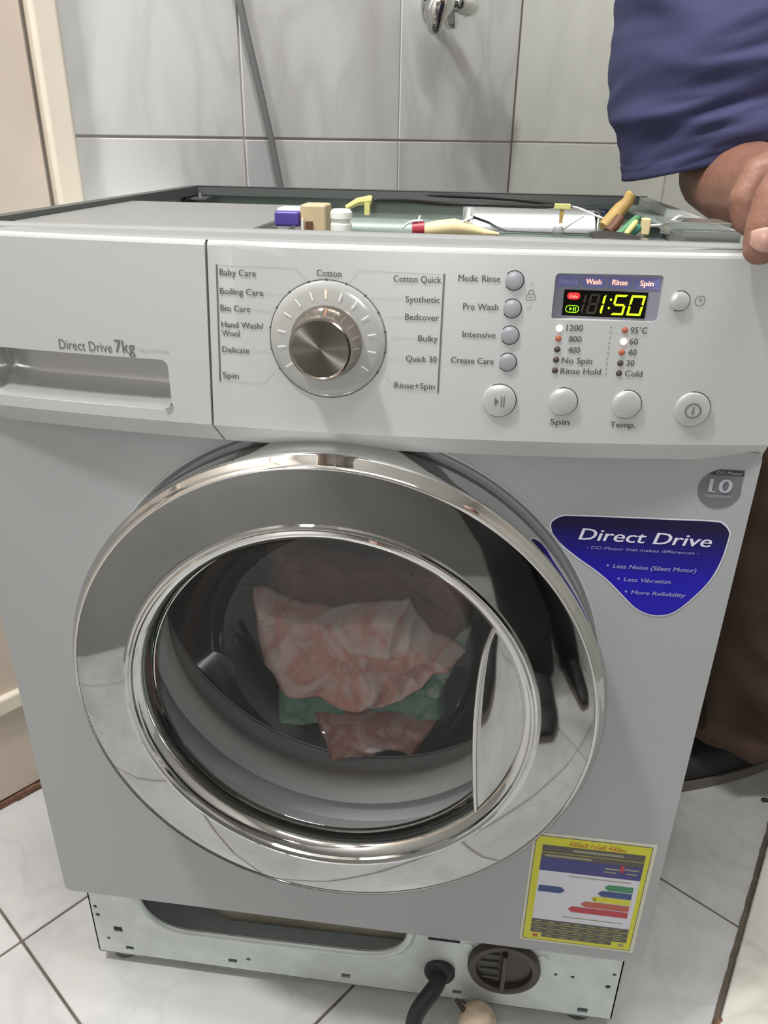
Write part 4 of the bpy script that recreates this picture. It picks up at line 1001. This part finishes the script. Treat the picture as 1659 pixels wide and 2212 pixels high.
# nail
mb = MB(); nc = Vector((.2612, -.0336, .8392))
mb.grid(lambda s, t: (nc.x + (.0092 - .0012 * t * t) * math.sin((s - .5) * 2.5), nc.y + .0098 - .0105 * math.cos((s - .5) * 2.3) - .0008 * (1 - t) + .0016 * (t - .5) ** 2 * 4, nc.z + .0068 - .0136 * t - .0035 * (2 * s - 1) ** 2 * (1 if t < .5 else -1) * abs(2 * t - 1)), 12, 12)
obj('thumb_nail', mb, M['nail'], body, solid=.0008)
mb = MB().sphere((.325, .42, 1.60), .098, 24, 16, (1, .95, .95)); hair = obj('hair', mb, M['hair'], tech)
for s in (-1, 1): obj('eye', MB().sphere((.229, .42 + s * .032, 1.585), .011, 12, 8), M['white'], body)
obj('mouth', MB().box(.222, .226, .40, .44, 1.525, 1.529), M['brown'], body)
# T-shirt: open loft, folds sweep up to the right
rr = [(0.0, .420, .172, .420, .125), (.035, .412, .172, .420, .128), (.07, .402, .176, .425, .132), (.10, .397, .177, .43, .135), (.16, .405, .186, .435, .140), (.25, .42, .184, .44, .145), (.36, .435, .178, .45, .160), (.46, .43, .150, .452, .175), (.52, .41, .100, .45, .13), (.555, .395, .066, .445, .070)]
def shirt(s, t):
    k = t * (len(rr) - 1); i = min(int(k), len(rr) - 2); f = k - i
    h, cx, ax, cy, ay = [rr[i][q_] * (1 - f) + rr[i + 1][q_] * f for q_ in range(5)]
    a_ = 2 * PI * s; x = cx + ax * math.cos(a_); y = cy + ay * math.sin(a_)
    tilt = (x - .248) * .31 * max(0, 1 - h / .45)
    z = .851 + h + tilt
    # folds running up to the right across the near side
    q_ = (z - (x - .25) * .42) * 62 + 1.5 * noise.noise(Vector((x * 9, y * 5, z * 9)))
    amp = .0135 * (.45 + .55 * noise.noise(Vector((x * 8, z * 12, 4)))) * (1 if h < .45 else .4)
    amp *= .35 + .65 * max(0, -math.sin(a_)) ** .7
    w_ = z - (x - .25) * .42; al = (x - .25) + .42 * z                     # across and along the folds
    fv = Vector((al * 5.5, w_ * 21 + 1.1 * noise.noise(Vector((al * 8, w_ * 7, y * 4))), y * 4))
    rg = 1 - 2.6 * abs(noise.noise(fv)); rg2 = 1 - 2.6 * abs(noise.noise(fv * 2.1 + Vector((7, 2, 0))))
    d = (amp * .25 * math.sin(q_) + .0085 * rg * (.35 + .65 * max(0, -math.sin(a_))) + .0030 * rg2) * (min(1, h / .03 + .1))
    if h < .014: d += .0015
    return (x + d * math.cos(a_), y + d * math.sin(a_) * 1.2, z)
mb = MB().grid(shirt, 110, 120, True, True)
ts = obj('t_shirt', mb, M['shirt'], tech, fix=False, solid=.003)
mb = MB()
def hem(s, t):
    x, y, z = shirt(s, 0); a_ = 2 * PI * s; r = .003
    return (x + (.0022 + .0008 * math.sin(t * PI)) * math.cos(a_), y + (.0022 + .0008 * math.sin(t * PI)) * math.sin(a_), z - .001 + .014 * t)
obj('shirt_hem', mb.grid(hem, 110, 4, True, True), M['shirt'], ts, solid=.0015)
# trousers
mb = MB(); 
def leg(pts, rads, sd):
    P_ = dense([(p[0], p[1]) for p in pts], 60); Zs = [pts[0][2] + (pts[-1][2] - pts[0][2]) * i / 60 for i in range(61)]
    def fn(s, t):
        i = int(round(t * 60)); k = t * (len(rads) - 1); j = min(int(k), len(rads) - 2); r = rads[j] * (1 - (k - j)) + rads[j + 1] * (k - j)
        a_ = 2 * PI * s; z = Zs[i]
        nv = Vector((math.cos(a_) * 1.1 + sd * 3, math.sin(a_) * 1.1, z * 13 + .8 * math.cos(a_ * 2 + sd)))
        fo = .016 * (1 - 2.4 * abs(noise.noise(nv))) + .006 * noise.noise(nv * 2.5)
        fo *= (.5 + 1.2 * max(0, (.45 - z) / .45)) 
        return (P_[i][0] + (r + fo) * math.cos(a_), P_[i][1] + (r + fo) * math.sin(a_), z)
    mb.grid(fn, 36, 60, True, True)
leg([(.535, .425, .97), (.515, .425, .75), (.50, .43, .50), (.52, .455, .28), (.548, .478, .092)], [.115, .110, .095, .088, .083], 1.0)
leg([(.545, .545, .97), (.535, .57, .75), (.53, .58, .50), (.54, .595, .28), (.558, .612, .092)], [.115, .110, .095, .088, .083], 2.6)
mb.tube([(.54, .49, .84), (.535, .485, 1.02)], [.150, .145], 36, rnd=True)
obj('trousers', mb, M['trousers'], tech, fix=False)
def shoe(parent, heel, toe, mu, ms):
    h = Vector((*heel, 0)); t_ = Vector((*toe, 0)); d = (t_ - h); L_ = d.length; d.normalize(); n_ = Vector((-d.y, d.x, 0))
    def up(s, t):
        u_ = t; w = .034 + .014 * math.sin(PI * min(1, u_ * .9 + .1)) ; w *= (1 - max(0, u_ - .8) ** 2 * 12) * (1 - max(0, .12 - u_) * 3)
        hh = .085 - .050 * min(1, max(0, (u_ - .25) / .45)) - .02 * max(0, u_ - .8) / .2
        a_ = PI * s; return h + d * (L_ * u_) + n_ * (w * math.cos(a_)) + Vector((0, 0, .014 + hh * math.sin(a_) ** .6))
    s_ = MB().grid(up, 20, 26); o_ = obj('shoe', s_, mu, parent, solid=.002)
    out = []
    for i in range(27):
        u_ = i / 26; w = (.038 + .014 * math.sin(PI * min(1, u_ * .9 + .1))) * (1 - max(0, u_ - .8) ** 2 * 12) * (1 - max(0, .12 - u_) * 3); out.append(h + d * (L_ * u_) + n_ * w)
    for i in range(26, -1, -1):
        u_ = i / 26; w = (.038 + .014 * math.sin(PI * min(1, u_ * .9 + .1))) * (1 - max(0, u_ - .8) ** 2 * 12) * (1 - max(0, .12 - u_) * 3); out.append(h + d * (L_ * u_) - n_ * w)
    n = len(out); b_ = MB().add([(p.x, p.y, .001) for p in out] + [(p.x, p.y, .018) for p in out], [tuple(range(n)), tuple(range(n, 2 * n))] + [(i, (i + 1) % n, (i + 1) % n + n, i + n) for i in range(n)])
    obj('shoe_sole', b_, ms, o_)
shoe(tech, (.625, .535), (.375, .415), M['shoe'], M['sole']); shoe(tech, (.640, .680), (.390, .590), M['shoe'], M['sole'])

# ---- the one taking the picture, seen only as a reflection in the door
ph = empty('person', (0.33, -0.80, 0), 'person in dark grey clothes standing in front of the machine, reflected in its door', 'person')
mb = MB()
tb([(.34, -.88, .90), (.33, -.90, 1.10), (.31, -.91, 1.30), (.30, -.91, 1.42)], [.12, .115, .13, .09], 16)
tb([(.13, -.90, 1.38), (.30, -.91, 1.40), (.47, -.92, 1.38)], [.05, .07, .05]); tb([(.30, -.91, 1.42), (.29, -.89, 1.52)], [.05, .05])
tb([(.285, -.875, 1.56), (.285, -.87, 1.66)], [.078, .082], 16); tb([(.28, -.80, 1.585), (.28, -.79, 1.57)], [.012, .014])
tb([(.13, -.90, 1.37), (.07, -.86, 1.14), (.10, -.70, .98), (.13, -.64, .93)], [.05, .043, .034, .026]); tb([(.13, -.64, .93), (.14, -.60, .91)], [.03, .022])
for k in range(4): tb([(.146, -.615, .915 - k * .017), (.158, -.585, .905 - k * .017), (.157, -.560, .893 - k * .017)], [.009, .008, .0075], 10)
tb([(.13, -.61, .925), (.118, -.590, .915)], [.012, .010], 10)
tb([(.47, -.92, 1.37), (.52, -.92, 1.12), (.50, -.88, .92)], [.05, .042, .03]); tb([(.50, -.88, .92), (.49, -.85, .84)], [.03, .022])
tb([(.28, -.87, .88), (.27, -.80, .48), (.29, -.79, .10)], [.09, .06, .030]); tb([(.40, -.89, .88), (.44, -.88, .48), (.46, -.88, .10)], [.09, .06, .030])
tb([(.29, -.80, .045), (.295, -.68, .030)], [.022, .016]); tb([(.46, -.885, .045), (.475, -.78, .030)], [.022, .016])
b2 = obj('body', mb, M['skin'], ph, fix=False); remesh(b2, .007, 3)
obj('hair', MB().sphere((.285, -.890, 1.645), .094, 20, 12), M['hair'], ph)
mb = MB(); mb.tube([(.34, -.88, .86), (.33, -.90, 1.10), (.31, -.91, 1.30), (.30, -.91, 1.43)], [.135, .13, .145, .10], 24, rnd=True); mb.tube([(.13, -.90, 1.385), (.30, -.91, 1.41), (.47, -.92, 1.385)], [.065, .085, .065], 20, rnd=True)
mb.tube([(.13, -.90, 1.37), (.07, -.86, 1.14), (.09, -.74, 1.02)], [.062, .056, .05], 20, rnd=True); mb.tube([(.47, -.92, 1.37), (.52, -.92, 1.12)], [.062, .056], 20, rnd=True)
o = obj('shirt', mb, M['grey_cloth'], ph, fix=False); remesh(o, .012, 3)
mb = MB(); mb.tube([(.28, -.87, .93), (.27, -.80, .48), (.29, -.79, .05)], [.115, .085, .070], 24); mb.tube([(.40, -.89, .93), (.44, -.88, .48), (.46, -.88, .05)], [.115, .085, .070], 24)
obj('trousers', mb, M['dark_cloth'], ph, fix=False)
shoe(ph, (.285, -.845), (.300, -.585), M['shoe'], M['sole']); shoe(ph, (.455, -.93), (.480, -.68), M['shoe'], M['sole'])
# phone held just behind the viewpoint
R_ = Euler((math.radians(64.2), 0, .127)).to_matrix().to_4x4(); Tm = Matrix.Translation((.105, -.545, .875)) @ R_
pho = obj('phone', MB().box(-.038, .038, -.125, .040, .004, .013, Tm), M['phone'], label='black phone held up in front of the washing machine', cat='phone', bevel=.003)
